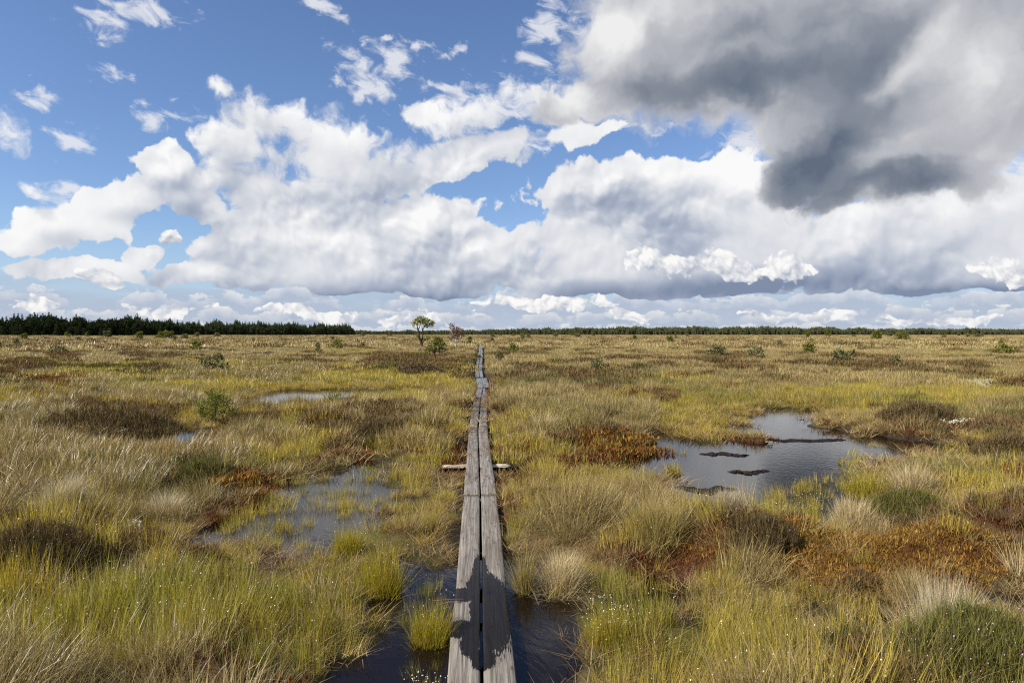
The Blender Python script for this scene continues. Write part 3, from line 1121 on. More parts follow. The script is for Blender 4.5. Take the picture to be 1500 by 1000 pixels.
m_sedge = blade_material('sedge_blade', (0.30, 0.24, 0.09), 0.30, 0.42, gloss=0.15)
m_straw = blade_material('straw_blade', (0.44, 0.34, 0.17), 0.45, 0.30, gloss=0.15)
m_heath = blade_material('heather_sprig', (0.12, 0.07, 0.035), 0.45, 0.15)
m_dead = blade_material('dead_blade', (0.30, 0.20, 0.10), 0.4, 0.15)
m_moss = blade_material('moss_sprig', (0.10, 0.05, 0.02), 0.3, 0.2)
m_head = flat_material('white_seed_head', (0.78, 0.74, 0.62))
m_bloom = flat_material('heather_bloom', (0.33, 0.20, 0.30))

PROTO = {}


def proto(kind, lod, me):
    PROTO.setdefault((kind, lod), []).append(me)


rg = np.random.default_rng(4)
for k in range(4):
    # near: true-size blades
    proto('sedge', 0, blade_mesh('sedge', [blades(rg, 70, 0.10, 0.09, 0.25, 0.20, 0.35, 0.0030, 4, heads=0.016, head_r=0.0030), blades(rg, 26, 0.12, 0.06, 0.18, 0.6, 0.9, 0.0030, 4)], [m_sedge, m_head]))
    proto('straw', 0, blade_mesh('straw', [blades(rg, 75, 0.09, 0.07, 0.24, 0.42, 0.95, 0.0026, 5), blades(rg, 50, 0.12, 0.06, 0.20, 0.90, 1.3, 0.0026, 5)], [m_straw, m_head]))
    sp = []
    for q in range(26):
        a = rg.uniform(0, 6.28); r_ = 0.10 * math.sqrt(rg.uniform())
        b = blades(rg, 13, 0.02, 0.04, 0.12, 1.1, 0.5, 0.0055, 3, heads=0.010, head_r=0.005)
        b[0][:] += np.array([r_ * math.cos(a), r_ * math.sin(a), rg.uniform(0, 0.05)])
        sp.append(b)
    proto('heather', 0, blade_mesh('heather', sp, [m_heath, m_bloom]))
    proto('moss', 0, blade_mesh('moss', [blades(rg, 90, 0.13, 0.012, 0.040, 0.9, 0.6, 0.0065, 2)], [m_moss, m_head]))
    proto('litter', 0, blade_mesh('litter', [blades(rg, 46, 0.13, 0.07, 0.22, 0.35, 0.5, 0.0034, 3, up=0.95, dome=0.02), blades(rg, 10, 0.13, 0.05, 0.16, 0.5, 0.8, 0.0045, 3, up=0.4)], [m_dead, m_head]))
    proto('litter', 1, blade_mesh('litter', [blades(rg, 50, 0.24, 0.08, 0.22, 0.35, 0.5, 0.009, 2, up=0.9, dome=0.03)], [m_dead, m_head]))
    proto('litter', 2, blade_mesh('litter', [blades(rg, 30, 0.5, 0.1, 0.2, 0.35, 0.5, 0.02, 2, up=0.9)], [m_dead, m_head]))
    # middle distance
    proto('sedge', 1, blade_mesh('sedge', [blades(rg, 95, 0.22, 0.08, 0.21, 0.30, 0.5, 0.0064, 3, heads=0.008, head_r=0.006)], [m_sedge, m_head]))
    proto('straw', 1, blade_mesh('straw', [blades(rg, 130, 0.19, 0.08, 0.23, 0.55, 1.0, 0.0062, 4)], [m_straw, m_head]))
    sp = []
    for q in range(26):
        a = rg.uniform(0, 6.28); r_ = 0.22 * math.sqrt(rg.uniform())
        b = blades(rg, 9, 0.04, 0.05, 0.14, 1.2, 0.5, 0.013, 2, heads=0.004, head_r=0.008)
        b[0][:] += np.array([r_ * math.cos(a), r_ * math.sin(a), rg.uniform(0, 0.07)])
        sp.append(b)
    proto('heather', 1, blade_mesh('heather', sp, [m_heath, m_bloom]))
    proto('moss', 1, blade_mesh('moss', [blades(rg, 90, 0.26, 0.03, 0.07, 0.6, 0.6, 0.016, 2)], [m_moss, m_head]))
    # far
    proto('sedge', 2, blade_mesh('sedge', [blades(rg, 90, 0.50, 0.07, 0.20, 0.40, 0.7, 0.017, 2)], [m_sedge, m_head]))
    proto('straw', 2, blade_mesh('straw', [blades(rg, 110, 0.42, 0.08, 0.24, 0.60, 0.9, 0.017, 3)], [m_straw, m_head]))
    proto('heather', 2, blade_mesh('heather', [blades(rg, 130, 0.55, 0.06, 0.18, 1.2, 0.5, 0.032, 2, dome=0.14)], [m_heath, m_bloom]))
    proto('moss', 2, blade_mesh('moss', [blades(rg, 70, 0.6, 0.04, 0.12, 0.6, 0.6, 0.04, 2)], [m_moss, m_head]))
    proto('sedge', 3, blade_mesh('sedge', [blades(rg, 70, 1.7, 0.14, 0.34, 0.4, 0.7, 0.07, 2)], [m_sedge, m_head]))
    proto('straw', 3, blade_mesh('straw', [blades(rg, 80, 1.6, 0.16, 0.38, 0.55, 0.9, 0.07, 2)], [m_straw, m_head]))
    proto('heather', 3, blade_mesh('heather', [blades(rg, 90, 1.5, 0.12, 0.34, 1.2, 0.5, 0.09, 2, dome=0.25)], [m_heath, m_bloom]))

# ---- where the clumps stand
TINT = {
    'sedge': ((0.395, 0.330, 0.052), (0.460, 0.350, 0.074), (0.255, 0.240, 0.042)),
    'straw': ((0.365, 0.280, 0.108), (0.260, 0.200, 0.070), (0.215, 0.185, 0.060)),
    'heather': ((0.145, 0.108, 0.046), (0.165, 0.100, 0.050), (0.115, 0.118, 0.040)),
    'red': ((0.185, 0.070, 0.026), (0.180, 0.105, 0.036), (0.115, 0.052, 0.022)),
    'orange': ((0.320, 0.175, 0.038), (0.260, 0.120, 0.030), (0.235, 0.160, 0.034)),
}
BANDS = [  # lod, near, far, clumps per square metre
    (0, 2.2, 8.5, 62.0), (1, 8.0, 24.0, 24.0), (2, 22.0, 75.0, 5.6), (3, 70.0, 210.0, 0.62), (3, 200.0, 620.0, 0.20),
]
pts = {k: [] for k in ('sedge', 'straw', 'heather', 'moss', 'litter')}
rg = np.random.default_rng(11)
for lod, d0, d1, dens in BANDS:
    half = R(44.0) if d0 > 5 else R(56.0)
    n = int(dens * half * (d1 ** 2 - d0 ** 2))
    u = rg.uniform(0, 1, n)
    d = np.sqrt(d0 ** 2 + u * (d1 ** 2 - d0 ** 2))
    a = rg.uniform(-half, half, n) + YAW
    x, y = d * np.sin(a), d * np.cos(a)
    h, W, sd = height(x, y)
    edge = smooth(d, d0, d0 * 1.06 + 0.2) * (1 - smooth(d, d1 * 0.94, d1))
    r0 = rg.uniform(0, 1, n)
    # choose a plant for each spot
    tot = W['sedge'] + W['straw'] + W['heather'] + W['red'] + W['orange'] + 0.05
    r1 = rg.uniform(0, 1, n) * tot
    c1 = W['sedge']; c2 = c1 + W['straw']; c3 = c2 + W['heather']; c4 = c3 + W['red']; c5 = c4 + W['orange']
    kind = np.select([r1 < c1, r1 < c2, r1 < c3, r1 < c4, r1 < c5], [0, 1, 2, 3, 4], 1)
    inwater = h < 0.004
    stand = fnoise(x, y, 1.4, 55, 3)
    pxx, pyy = to_px(x, y, 0.0)
    emerg = ell(pxx, pyy, [(490, 735, 90, 45), (400, 770, 80, 26), (530, 700, 30, 20), (470, 800, 80, 20), (1125, 745, 60, 26), (1190, 740, 20, 40), (560, 573, 60, 8), (985, 665, 16, 12), (620, 880, 34, 50), (600, 985, 40, 30), (1270, 690, 44, 40), (380, 890, 90, 40), (480, 950, 40, 60), (1225, 905, 50, 16), (940, 872, 70, 18)])
    ok = ~inwater | ((rg.uniform(0, 1, n) < 0.62 * emerg * smooth(stand, 0.30, 0.46)))
    kind = np.where((kind >= 3) & (rg.uniform(0, 1, n) < np.where(kind == 4, 0.13, 0.26)) & (lod < 2), rg.integers(0, 2, n), kind)
    kind = np.where(inwater, 0, kind)
    # keep the planks clear
    dxw = np.abs(x - WALK_X(y))
    ok &= ~((dxw < 0.205 + (0.0, 0.17, 0.34, 0.9)[lod] + 0.0022 * np.minimum(d, 60)) & (y < 120))
    ok &= ~((np.abs(x) < 0.62) & (y > 8.25) & (y < 9.25))
    front = (np.abs(x) < 0.68) & (y > 7.4) & (y < 9.2)
    ok &= ~(front & (rg.uniform(0, 1, n) < 0.35))
    ok &= ~((W['peat'] > 0.5) & (rg.uniform(0, 1, n) < 0.93))
    ok &= ~(W['lichen'] > 0.5)
    ok &= r0 < np.maximum(edge, 0.45)
    bare = fnoise(x, y, 0.8, 77, 3)
    ok &= ~((bare < 0.36) & (rg.uniform(0, 1, n) < 0.6) & (lod == 0))
    t1 = np.clip((fnoise(x, y, 0.5, 61, 3) - 0.5) * 2.2 + 0.5 + rg.normal(0, 0.22, n), 0, 1)
    names = ['sedge', 'straw', 'heather', 'red', 'orange']
    for ki, nm in enumerate(names):
        m = ok & (kind == ki)
        if ki >= 3 and lod == 3:
            continue
        if not m.any():
            continue
        T = np.array(TINT[nm])
        t = t1[m][:, None]
        col = np.where(t < 0.5, T[0] + (T[1] - T[0]) * (t * 2), T[1] + (T[2] - T[1]) * (t * 2 - 1))
        col = col * rg.uniform(0.82, 1.18, (m.sum(), 1))
        # far out the straw turns golden beige
        if nm in ('straw', 'sedge'):
            fg = smooth(d[m], 25, 90)[:, None] * (0.5 if nm == 'sedge' else 0.65)
            col = col * (1 - fg) + np.array([0.470, 0.378, 0.172]) * rg.uniform(0.8, 1.2, (m.sum(), 1)) * fg
        size = rg.uniform(0.72, 1.25, m.sum())
        if lod == 0:
            size *= 0.8 + 0.55 * fnoise(x[m], y[m], 0.9, 91, 2)
        key = 'moss' if ki >= 3 else nm
        tilt = np.zeros(m.sum()); phi = rg.uniform(0, 6.283, m.sum())
        if lod < 2 and nm in ('straw', 'sedge'):
            f1, away, big1 = tussock(x[m], y[m], 0.62, 301)
            k = 1.0 if nm == 'straw' else 0.55
            size *= 1 + k * (0.30 * big1 - 0.62 * smooth(f1, 0.25, 0.85))
            tilt = 0.62 * k * smooth(f1, 0.05, 0.6); phi = away
        zz = np.maximum(h[m], -0.03) - (0.01 if lod < 2 else 0.03)
        if nm == 'heather' and lod >= 2:
            fg = smooth(d[m], 25, 80)[:, None] * 0.45
            col = col * (1 - fg) + np.array([0.24, 0.17, 0.08]) * fg
        if lod < 2 and nm in ('sedge', 'straw', 'heather'):
            size *= np.where(inwater[m], 0.66, 0.45 + 0.55 * smooth(sd[m], 0.0, 0.5 + 0.07 * d[m]))
        size = np.where(front[m], size * 0.5, size)
        if lod == 0 and nm in ('sedge', 'straw'):
            # plants beside the planks stay short
            size *= 0.55 + 0.45 * smooth(np.abs(x[m] - WALK_X(y[m])), 0.25, 0.8)
        pts[key].append(np.column_stack([x[m], y[m], zz, phi, size, lod * 4 + rg.integers(0, 4, m.sum()), col, tilt]))

    if lod < 2:
        # a mat of bent dead blades lies under everything
        nl = int(n * 0.75)
        m = np.where((rg.uniform(0, 1, n) < 0.75) & ~inwater & (dxw > 0.19) & (W['peat'] < 0.5) & (W['lichen'] < 0.4) & (rg.uniform(0, 1, n) > 0.75 * np.maximum(W['red'], W['orange'])))[0]
        t = rg.uniform(0, 1, len(m))[:, None]
        col = np.array([0.20, 0.125, 0.055]) * (1 - t) + np.array([0.36, 0.27, 0.13]) * t
        hx = x[m] + rg.normal(0, 0.06, len(m)); hy = y[m] + rg.normal(0, 0.06, len(m))
        pts['litter'].append(np.column_stack([hx, hy, h[m] - 0.01, rg.uniform(0, 6.283, len(m)), rg.uniform(0.7, 1.25, len(m)), lod * 4 + rg.integers(0, 4, len(m)), col, np.zeros(len(m))]))
        # extra moss so that the cushions read as many small heads
        for nm in ('red', 'orange'):
            m = np.where((W[nm] > 0.3) & ~inwater)[0]
            for rep_ in range(3):
                jx = x[m] + rg.normal(0, 0.09 * (1 + lod), len(m)); jy = y[m] + rg.normal(0, 0.09 * (1 + lod), len(m))
                hh, _, _ = height(jx, jy)
                t = rg.uniform(0, 1, len(m))[:, None]
                T = np.array(TINT[nm])
                col = (T[0] * (1 - t) + T[2] * t) * rg.uniform(0.6, 1.3, (len(m), 1))
                pts['moss'].append(np.column_stack([jx, jy, hh - 0.008, rg.uniform(0, 6.283, len(m)), rg.uniform(0.7, 1.3, len(m)), lod * 4 + rg.integers(0, 4, len(m)), col, np.zeros(len(m))]))


def scatter(name, key, label):
    P_ = np.concatenate(pts[key])
    me = bpy.data.meshes.new(name)
    me.vertices.add(len(P_))
    me.vertices.foreach_set('co', P_[:, :3].astype(np.float32).ravel())
    rot = np.zeros((len(P_), 3)); rot[:, 2] = P_[:, 3]
    jit = np.random.default_rng(5).normal(0, 0.10, (len(P_), 2)); rot[:, :2] = jit; rot[:, 1] += P_[:, 9]
    vattr(me, 'turn', rot, 'FLOAT_VECTOR')
    vattr(me, 'size', P_[:, 4])
    vattr(me, 'which', P_[:, 5], 'INT')
    vattr(me, 'tint', P_[:, 6:9], 'FLOAT_COLOR')
    o = link(name, me)
    tag(o, label, None, None, 'stuff')
    protos = []
    for lod in range(4):
        lst = PROTO.get((key, lod)) or PROTO[(key, 2)]
        protos += lst[:4]
    instance_on(o, protos)
    return o


def instance_on(o, protos):
    ng = bpy.data.node_groups.new(o.name + '_scatter', 'GeometryNodeTree')
    ng.interface.new_socket('Geometry', in_out='INPUT', socket_type='NodeSocketGeometry')
    ng.interface.new_socket('Geometry', in_out='OUTPUT', socket_type='NodeSocketGeometry')
    N, L = ng.nodes, ng.links
    gi = N.new('NodeGroupInput'); go = N.new('NodeGroupOutput')
    gti = N.new('GeometryNodeGeometryToInstance')
    # the prototypes are meshes only, kept out of the scene
    for me in reversed(protos):
        src = bpy.data.objects.new(me.name, me)
        oi = N.new('GeometryNodeObjectInfo')
        oi.inputs['Object'].default_value = src
        oi.inputs['As Instance'].default_value = False
        L.new(oi.outputs['Geometry'], gti.inputs[0])
    iop = N.new('GeometryNodeInstanceOnPoints')
    m2p = N.new('GeometryNodeMeshToPoints')
    L.new(gi.outputs[0], m2p.inputs['Mesh'])
    L.new(m2p.outputs[0], iop.inputs['Points'])
    L.new(gti.outputs[0], iop.inputs['Instance'])
    iop.inputs['Pick Instance'].default_value = True

    def named(nm, typ):
        n = N.new('GeometryNodeInputNamedAttribute')
        n.data_type = typ
        n.inputs[0].default_value = nm
        return n.outputs[0]
    L.new(named('which', 'INT'), iop.inputs['Instance Index'])
    e2r = N.new('FunctionNodeEulerToRotation')
    L.new(named('turn', 'FLOAT_VECTOR'), e2r.inputs[0])
    L.new(e2r.outputs[0], iop.inputs['Rotation'])
    cb = N.new('ShaderNodeCombineXYZ')
    sz = named('size', 'FLOAT')
    for k in range(3):
        L.new(sz, cb.inputs[k])
    L.new(cb.outputs[0], iop.inputs['Scale'])
    L.new(iop.outputs[0], go.inputs[0])
    md = o.modifiers.new('scatter', 'NODES')
    md.node_group = ng


if DEV != 'nograss':
    scatter('sedge_grass', 'sedge', 'yellow green upright sedge with small white seed heads over the wet ground')
    scatter('straw_grass', 'straw', 'dry straw coloured bog grass covering the open bog')
    scatter('heather_undergrowth', 'heather', 'low dark brown heather undergrowth between the grasses')
    scatter('moss_grass', 'moss', 'short red and orange bog moss cushions')
    scatter('dead_grass', 'litter', 'bent dead grass blades matted on the ground')
    print('clumps', {k: sum(len(a) for a in v) for k, v in pts.items()})
# ------------------------------------------------------------------ trees and shrubs
m_bark = material('pine_bark')
co = objco()
bn1 = noise(co, 7.0, 5.0, 0.65, dims='3D')
b = bsdf(mixc(sstep(bn1, 0.35, 0.65), rgb(44, 36, 31), rgb(92, 76, 64)), 0.9, 0.1, bump(bn1, 0.6, 0.02))
finish(b.outputs[0])
m_greybark = material('bleached_bark')
co = objco()
bn1 = noise(co, 9.0, 5.0, 0.6, dims='3D')
b = bsdf(mixc(sstep(bn1, 0.35, 0.62), rgb(120, 110, 100), rgb(205, 196, 184)), 0.85, 0.15, bump(bn1, 0.5, 0.02))
finish(b.outputs[0])
m_needle = blade_material('pine_needle', (0.16, 0.13, 0.04), 0.18, 0.38, fixed=(0.165, 0.172, 0.044))
m_needle_grey = blade_material('grey_pine_needle', (0.17, 0.14, 0.07), 0.30, 0.30, fixed=(0.140, 0.138, 0.062))
m_needle_tall = blade_material('tall_pine_needle', (0.22, 0.19, 0.06), 0.25, 0.42, fixed=(0.225, 0.245, 0.060))  # a brighter needle green, used on the tall pine alone
m_twig = blade_material('brown_twig', (0.17, 0.12, 0.09), 0.40, 0.10, fixed=(0.210, 0.135, 0.095))


def tube(path, radii, m=7):
    path = np.array(path, float); n = len(path)
    tang = np.gradient(path, axis=0); tang /= np.linalg.norm(tang, axis=1)[:, None] + 1e-9
    ref = np.array([0.31, 0.87, 0.2])
    th = np.linspace(0, 2 * math.pi, m, endpoint=False)
    V = []
    for k in range(n):
        a = np.cross(tang[k], ref); a /= np.linalg.norm(a) + 1e-9
        b_ = np.cross(tang[k], a)
        V.append(path[k] + radii[k] * (np.cos(th)[:, None] * a + np.sin(th)[:, None] * b_))
    V = np.concatenate(V + [path[-1:]])
    Q = [(k * m + c, k * m + (c + 1) % m, (k + 1) * m + (c + 1) % m, (k + 1) * m + c) for k in range(n - 1) for c in range(m)]
    T = [((n - 1) * m + c, (n - 1) * m + (c + 1) % m, n * m) for c in range(m)]
    return V, np.array(Q), np.array(T)


def spline(pts, n):
    pts = np.array(pts, float)
    t = np.linspace(0, 1, len(pts)); tt = np.linspace(0, 1, n)
    # gentle smoothing of the corner points
    out = np.stack([np.interp(tt, t, pts[:, k]) for k in range(pts.shape[1])], -1)
    for _ in range(2):
        out[1:-1] = 0.25 * out[:-2] + 0.5 * out[1:-1] + 0.25 * out[2:]
    return out


def wood_mesh(name, limbs, mat):
    V, Q, T, o = [], [], [], 0
    for path, r0, r1 in limbs:
        n = max(5, len(path) * 3)
        p = spline(path, n)
        v, q, t = tube(p, np.linspace(r0, r1, n))
        V.append(v); Q.append(q + o); T.append(t + o); o += len(v)
    return mesh_np(name, np.concatenate(V), np.concatenate(Q), np.concatenate(T), [mat])


def spray(rg, centre, radius, n, length, width, flat=0.75, upw=0.35, seg=1):
    """needle tufts filling an uneven clump: short blades pointing outwards and up"""
    u = rg.normal(0, 1, (n, 3)); u /= np.linalg.norm(u, axis=1)[:, None]
    rr = rg.uniform(0.25, 1.0, n) ** 0.6 * radius
    p = np.array(centre) + u * rr[:, None] * np.array([1, 1, flat])
    d = u * 0.8 + rg.normal(0, 0.55, (n, 3)) + np.array([0, 0, upw])
    d /= np.linalg.norm(d, axis=1)[:, None]
    s = np.cross(d, rg.normal(0, 1, (n, 3))); s /= np.linalg.norm(s, axis=1)[:, None] + 1e-9
    ln = length * rg.uniform(0.6, 1.3, n)[:, None]; w = width * rg.uniform(0.7, 1.3, n)[:, None]
    V = np.stack([p - s * w * 0.5, p + s * w * 0.5, p + d * ln * 0.55 + s * w * 0.62, p + d * ln, p + d * ln * 0.5 - s * w * 0.62], 1).reshape(-1, 3)
    o = (np.arange(n) * 5)[:, None]
    Q = o + np.array([0, 1, 2, 4]); T = o + np.array([4, 2, 3])
    sh = np.repeat(rg.uniform(0, 1, n), 5)
    return V, Q, T, sh, np.zeros(len(V)), np.zeros((0, 3), int)


def crown_mesh(name, clumps, mat, rg, dens, length, width, flat=0.75):
    parts = []
    for c in clumps:
        x, y, z, r = c
        parts.append(spray(rg, (x, y, z), r, int(dens * r ** 1.6 * 100) + 8, length, width, flat))
    return blade_mesh(name, parts, [mat, m_head])


def ground_z(x, y):
    return float(height(np.array([x]), np.array([y]))[0][0])


def tree(name, label, cat, px, py, limbs, clumps, bark, leaf, seed, dens=1.0, length=0.2, width=0.05, group=None, zz=None, trunk_name='trunk', crown_name='crown', yaw_fix=True):
    """limbs and clumps are in metres about the foot, x to the right as seen from the walk, z up"""
    g = ground(px, py, 0.15)
    z = ground_z(*g) - 0.03 if zz is None else zz
    o = bpy.data.objects.new(name, None)
    COL.objects.link(o)
    o.location = (g[0], g[1], z)
    o.rotation_euler = (0, 0, -math.atan2(g[0], g[1]))
    tag(o, label, cat, group)
    r = np.random.default_rng(seed)
    link(trunk_name, wood_mesh(trunk_name, limbs, bark), o)
    if clumps:
        link(crown_name, crown_mesh(crown_name, clumps, leaf, r, dens, length, width), o)
    return o


# the tall pine, 66 m out
tree('pine_tree', 'tall forked bog pine with a flat green crown standing above the horizon', 'tree', 618.5, 511,
     [([(0, 0, 0), (-0.05, 0.05, 0.5), (-0.22, 0.0, 1.0), (-0.32, 0.0, 1.35), (-0.44, 0.05, 1.95), (-0.50, 0.0, 2.35), (-0.62, 0.05, 2.7)], 0.15, 0.04),
      ([(-0.10, 0, 0.65), (0.02, 0.1, 1.1), (0.06, 0.05, 1.6), (0.02, 0, 2.0), (0.22, 0.05, 2.35), (0.55, 0.1, 2.65)], 0.09, 0.03),
      ([(-0.44, 0, 1.95), (-0.2, 0.2, 2.5), (-0.1, 0.1, 3.0)], 0.05, 0.02), ([(0.02, 0, 2.0), (-0.05, 0.1, 2.5), (0.15, 0.2, 2.9)], 0.05, 0.02),
      ([(-0.44, 0.0, 2.0), (-0.8, 0.1, 2.25), (-1.05, 0.1, 2.35)], 0.03, 0.012), ([(-0.05, 0.05, 0.55), (0.25, 0.2, 0.95), (0.55, 0.1, 1.15)], 0.06, 0.02),
      ([(-0.2, 0, 1.0), (-0.5, -0.2, 1.2), (-0.62, -0.25, 1.5)], 0.03, 0.01)],
     [(-0.92, 0.0, 2.72, 0.27), (-0.62, 0.25, 2.92, 0.30), (-0.25, -0.1, 3.15, 0.36), (0.05, 0.2, 3.22, 0.30), (0.35, -0.15, 3.0, 0.36), (0.75, 0.1, 2.86, 0.34), (1.06, 0.0, 2.72, 0.24),
      (0.62, 0.1, 2.55, 0.26), (0.92, -0.1, 2.48, 0.20), (-0.35, 0.2, 2.72, 0.28), (0.12, -0.2, 2.68, 0.26), (0.38, 0.15, 2.42, 0.20), (-0.72, -0.15, 2.55, 0.22), (0.15, 0.35, 2.9, 0.3), (-0.5, -0.2, 3.05, 0.2),
      (0.42, 0.1, 1.05, 0.22), (0.62, 0.0, 1.22, 0.18), (-0.6, -0.2, 1.45, 0.16), (-0.45, 0.1, 1.2, 0.12)],
     m_bark, m_needle_tall, 3, 3.6, 0.22, 0.055)
# the bushy pine in front of it
tree('bog_pine', 'short bushy bog pine on a dark trunk in front of the tall forked pine', 'tree', 639.5, 530.5,
     [([(0, 0, 0), (-0.06, 0, 0.22), (-0.11, 0.02, 0.45), (-0.12, 0, 0.65), (-0.05, 0.05, 1.0), (0, 0, 1.25)], 0.055, 0.012),
      ([(-0.11, 0, 0.45), (-0.3, 0.1, 0.72), (-0.5, 0.1, 0.8)], 0.03, 0.01), ([(-0.11, 0, 0.5), (0.15, -0.1, 0.75), (0.4, 0.0, 0.85)], 0.03, 0.01),
      ([(0, 0, 0.05), (0.12, -0.05, 0.15), (0.30, 0, 0.24)], 0.025, 0.008)],
     [(-0.40, 0.0, 0.76, 0.22), (-0.55, 0.1, 0.62, 0.15), (-0.22, -0.1, 0.98, 0.24), (0.02, 0.05, 1.16, 0.24), (0.22, -0.1, 1.04, 0.22), (0.38, 0.1, 0.86, 0.22), (0.05, 0.1, 0.80, 0.25), (-0.15, 0.1, 0.66, 0.18),
      (0.42, -0.05, 0.66, 0.15), (0.22, 0.1, 0.62, 0.15), (-0.08, -0.1, 1.30, 0.14), (0.2, 0.05, 1.25, 0.13)],
     m_bark, m_needle, 5, 8.0, 0.13, 0.034)
# the half-dead grey one
tree('gnarled_tree', 'half dead grey tree with a twisted pale trunk and brown twigs beside the walk', 'tree', 667, 515,
     [([(0, 0, 0), (0.10, 0, 0.25), (0.02, 0.05, 0.5), (0.12, 0, 0.75), (0.05, 0, 1.1), (0.0, 0.1, 1.6), (-0.10, 0.1, 2.1)], 0.085, 0.015),
      ([(0.05, 0, 0.5), (-0.2, 0.1, 0.8), (-0.42, 0.1, 0.95), (-0.45, 0, 1.3)], 0.05, 0.012), ([(0.10, 0, 0.75), (0.35, -0.1, 1.0), (0.5, 0, 1.4), (0.55, 0, 1.75)], 0.05, 0.012),
      ([(0.08, 0, 1.0), (0.25, 0.2, 1.4), (0.3, 0.1, 1.9)], 0.035, 0.01), ([(0.0, 0, 1.2), (-0.3, -0.1, 1.6), (-0.35, 0, 2.1)], 0.035, 0.01), ([(0.08, 0, 0.2), (0.25, 0.0, 0.35), (0.42, 0.05, 0.5)], 0.035, 0.01)],
     [(-0.28, 0, 2.1, 0.24), (0.05, 0.1, 1.9, 0.34), (0.42, 0, 1.85, 0.28), (-0.2, 0.1, 1.6, 0.32), (0.2, -0.1, 1.5, 0.36), (0.55, 0.1, 1.5, 0.26), (0.1, 0.1, 1.2, 0.26), (-0.42, 0, 1.25, 0.2), (-0.35, 0, 2.3, 0.14)],
     m_greybark, m_twig, 8, 5.0, 0.22, 0.04, trunk_name='trunk', crown_name='crown')


def shrub(label, px, py, w, h, seed, group=None, leaf=None, dens=1.0, name='dwarf_pine', lean=0.0):
    """a stunted pine: crooked stem, a few side shoots, each with its tufts; w and h in photo pixels"""
    g = ground(px, py, 0.12)
    s = math.hypot(*g) / FOC
    W_, H_ = w * s / 2, h * s
    r = random.Random(seed)
    limbs = [([(0, 0, 0), (r.uniform(-.1, .1) * W_ + lean * W_ * .3, 0, H_ * 0.35), (r.uniform(-.2, .2) * W_ + lean * W_ * 0.7, 0, H_ * 0.7), (lean * W_, 0, H_ * 0.96)], 0.03 * H_ + 0.006, 0.005)]
    clumps = [(lean * W_, 0, H_ * 0.88, 0.16 * H_ + 0.02)]
    nb = r.randint(6, 9)
    for k in range(nb):
        f = 0.15 + 0.75 * k / nb
        a = k * 2.4 + r.uniform(-.5, .5)
        reach = W_ * r.uniform(0.55, 1.0) * (1.15 - 0.75 * f)
        ex = math.cos(a) * reach + lean * W_ * f; ey = math.sin(a) * reach
        z0 = H_ * f * 0.8; z1 = H_ * min(0.95, f + 0.10 + r.uniform(0, .14))
        limbs.append(([(lean * W_ * f * .8, 0, z0), (ex * 0.55, ey * 0.55, z0 * 0.6 + z1 * 0.4), (ex, ey, z1)], 0.012 * H_ + 0.004, 0.003))
        for q in range(2):
            t = 0.6 + 0.4 * q
            clumps.append((ex * t, ey * t, z0 + (z1 - z0) * t, (0.11 + 0.06 * r.random()) * (H_ + W_) * 0.75))
    near = s < 0.02
    L_ = 0.045 + 0.10 * (H_ + W_) * 0.5 if near else 0.16 * (H_ + W_) * 0.5 + 0.04
    tree(name, label, 'shrub', px, py, limbs, clumps, m_bark, leaf or m_needle, seed, dens * (14.0 if near else 2.6), L_, L_ * (0.14 if near else 0.34), group)


GRP = 'dwarf pines scattered over the bog'
shrub('green dwarf pine shrub with upright shoots beside the yellow sedge, largest of the shrubs', 316, 613, 62, 46, 21, GRP, dens=0.9)
shrub('low dwarf pine shrub in front of the far shallow pool', 491, 603, 38, 22, 22, GRP)
shrub('dark spreading dwarf pine bush on the bog beyond the yellow sedge strip', 312, 545, 46, 24, 23, GRP, m_needle_grey)
shrub('small dwarf pine leaning over to the left', 291, 517, 18, 16, 24, GRP, lean=-0.7)
shrub('thin upright dwarf pine to the left of the tall forked pine', 466, 517, 8, 16, 25, GRP, m_needle_grey)
shrub('leafy dwarf pine close to the thin upright one, left of the forked pine', 494, 514, 14, 15, 26, GRP)
shrub('round green dwarf pine just right of the far boardwalk', 752, 519, 22, 15, 27, GRP)
shrub('grey green thin dwarf pine between the boardwalk and the round green one', 731, 533, 12, 16, 28, GRP, m_needle_grey)
shrub('bright green low bush at the left edge of the far boardwalk', 698, 524, 16, 10, 29, GRP)
shrub('grey green dwarf pine standing alone right of the walk in the middle distance', 874, 542, 26, 22, 30, GRP, m_needle_grey)
shrub('bushy dark green dwarf pine in the golden grass far to the right', 1185, 518, 22, 17, 31, GRP)
shrub('wide grey green dwarf pine, the broadest of those beyond the large pool', 1232, 533, 44, 18, 32, GRP, m_needle_grey)
shrub('low spreading grey green dwarf pine well to the left of the broadest one', 1052, 526, 34, 18, 33, GRP, m_needle_grey)
shrub('sparse dwarf pine with a bent stem beyond the large pool', 1102, 530, 28, 17, 34, GRP, m_needle_grey, lean=0.4)
shrub('yellow green dwarf pine bush near the right border of the bog', 1472, 522, 30, 12, 35, GRP)
shrub('tallest dark dwarf pine against the far right wood', 1284, 500, 14, 13, 36, GRP)
shrub('dark wide dwarf pine just right of the tallest one against the far right wood', 1322, 501, 18, 11, 37, GRP)
shrub('thin grey dwarf pine right of the round bushy one by the walk', 1310, 540, 22, 16, 38, GRP, m_needle_grey)
shrub('pale green round topped pine just in front of the dark spruce wood', 243, 497, 22, 10, 39, GRP)
shrub('small crooked dwarf pine before the dark spruce wood', 256, 503, 8, 9, 40, GRP, m_needle_grey)
shrub('olive dwarf pine low in the grass at the left edge of the bog', 86, 524, 24, 10, 41, GRP, m_needle_grey)
shrub('spindly dwarf pine halfway between the boardwalk and the gnarled tree', 688, 506, 7, 12, 42, GRP, m_needle_grey)

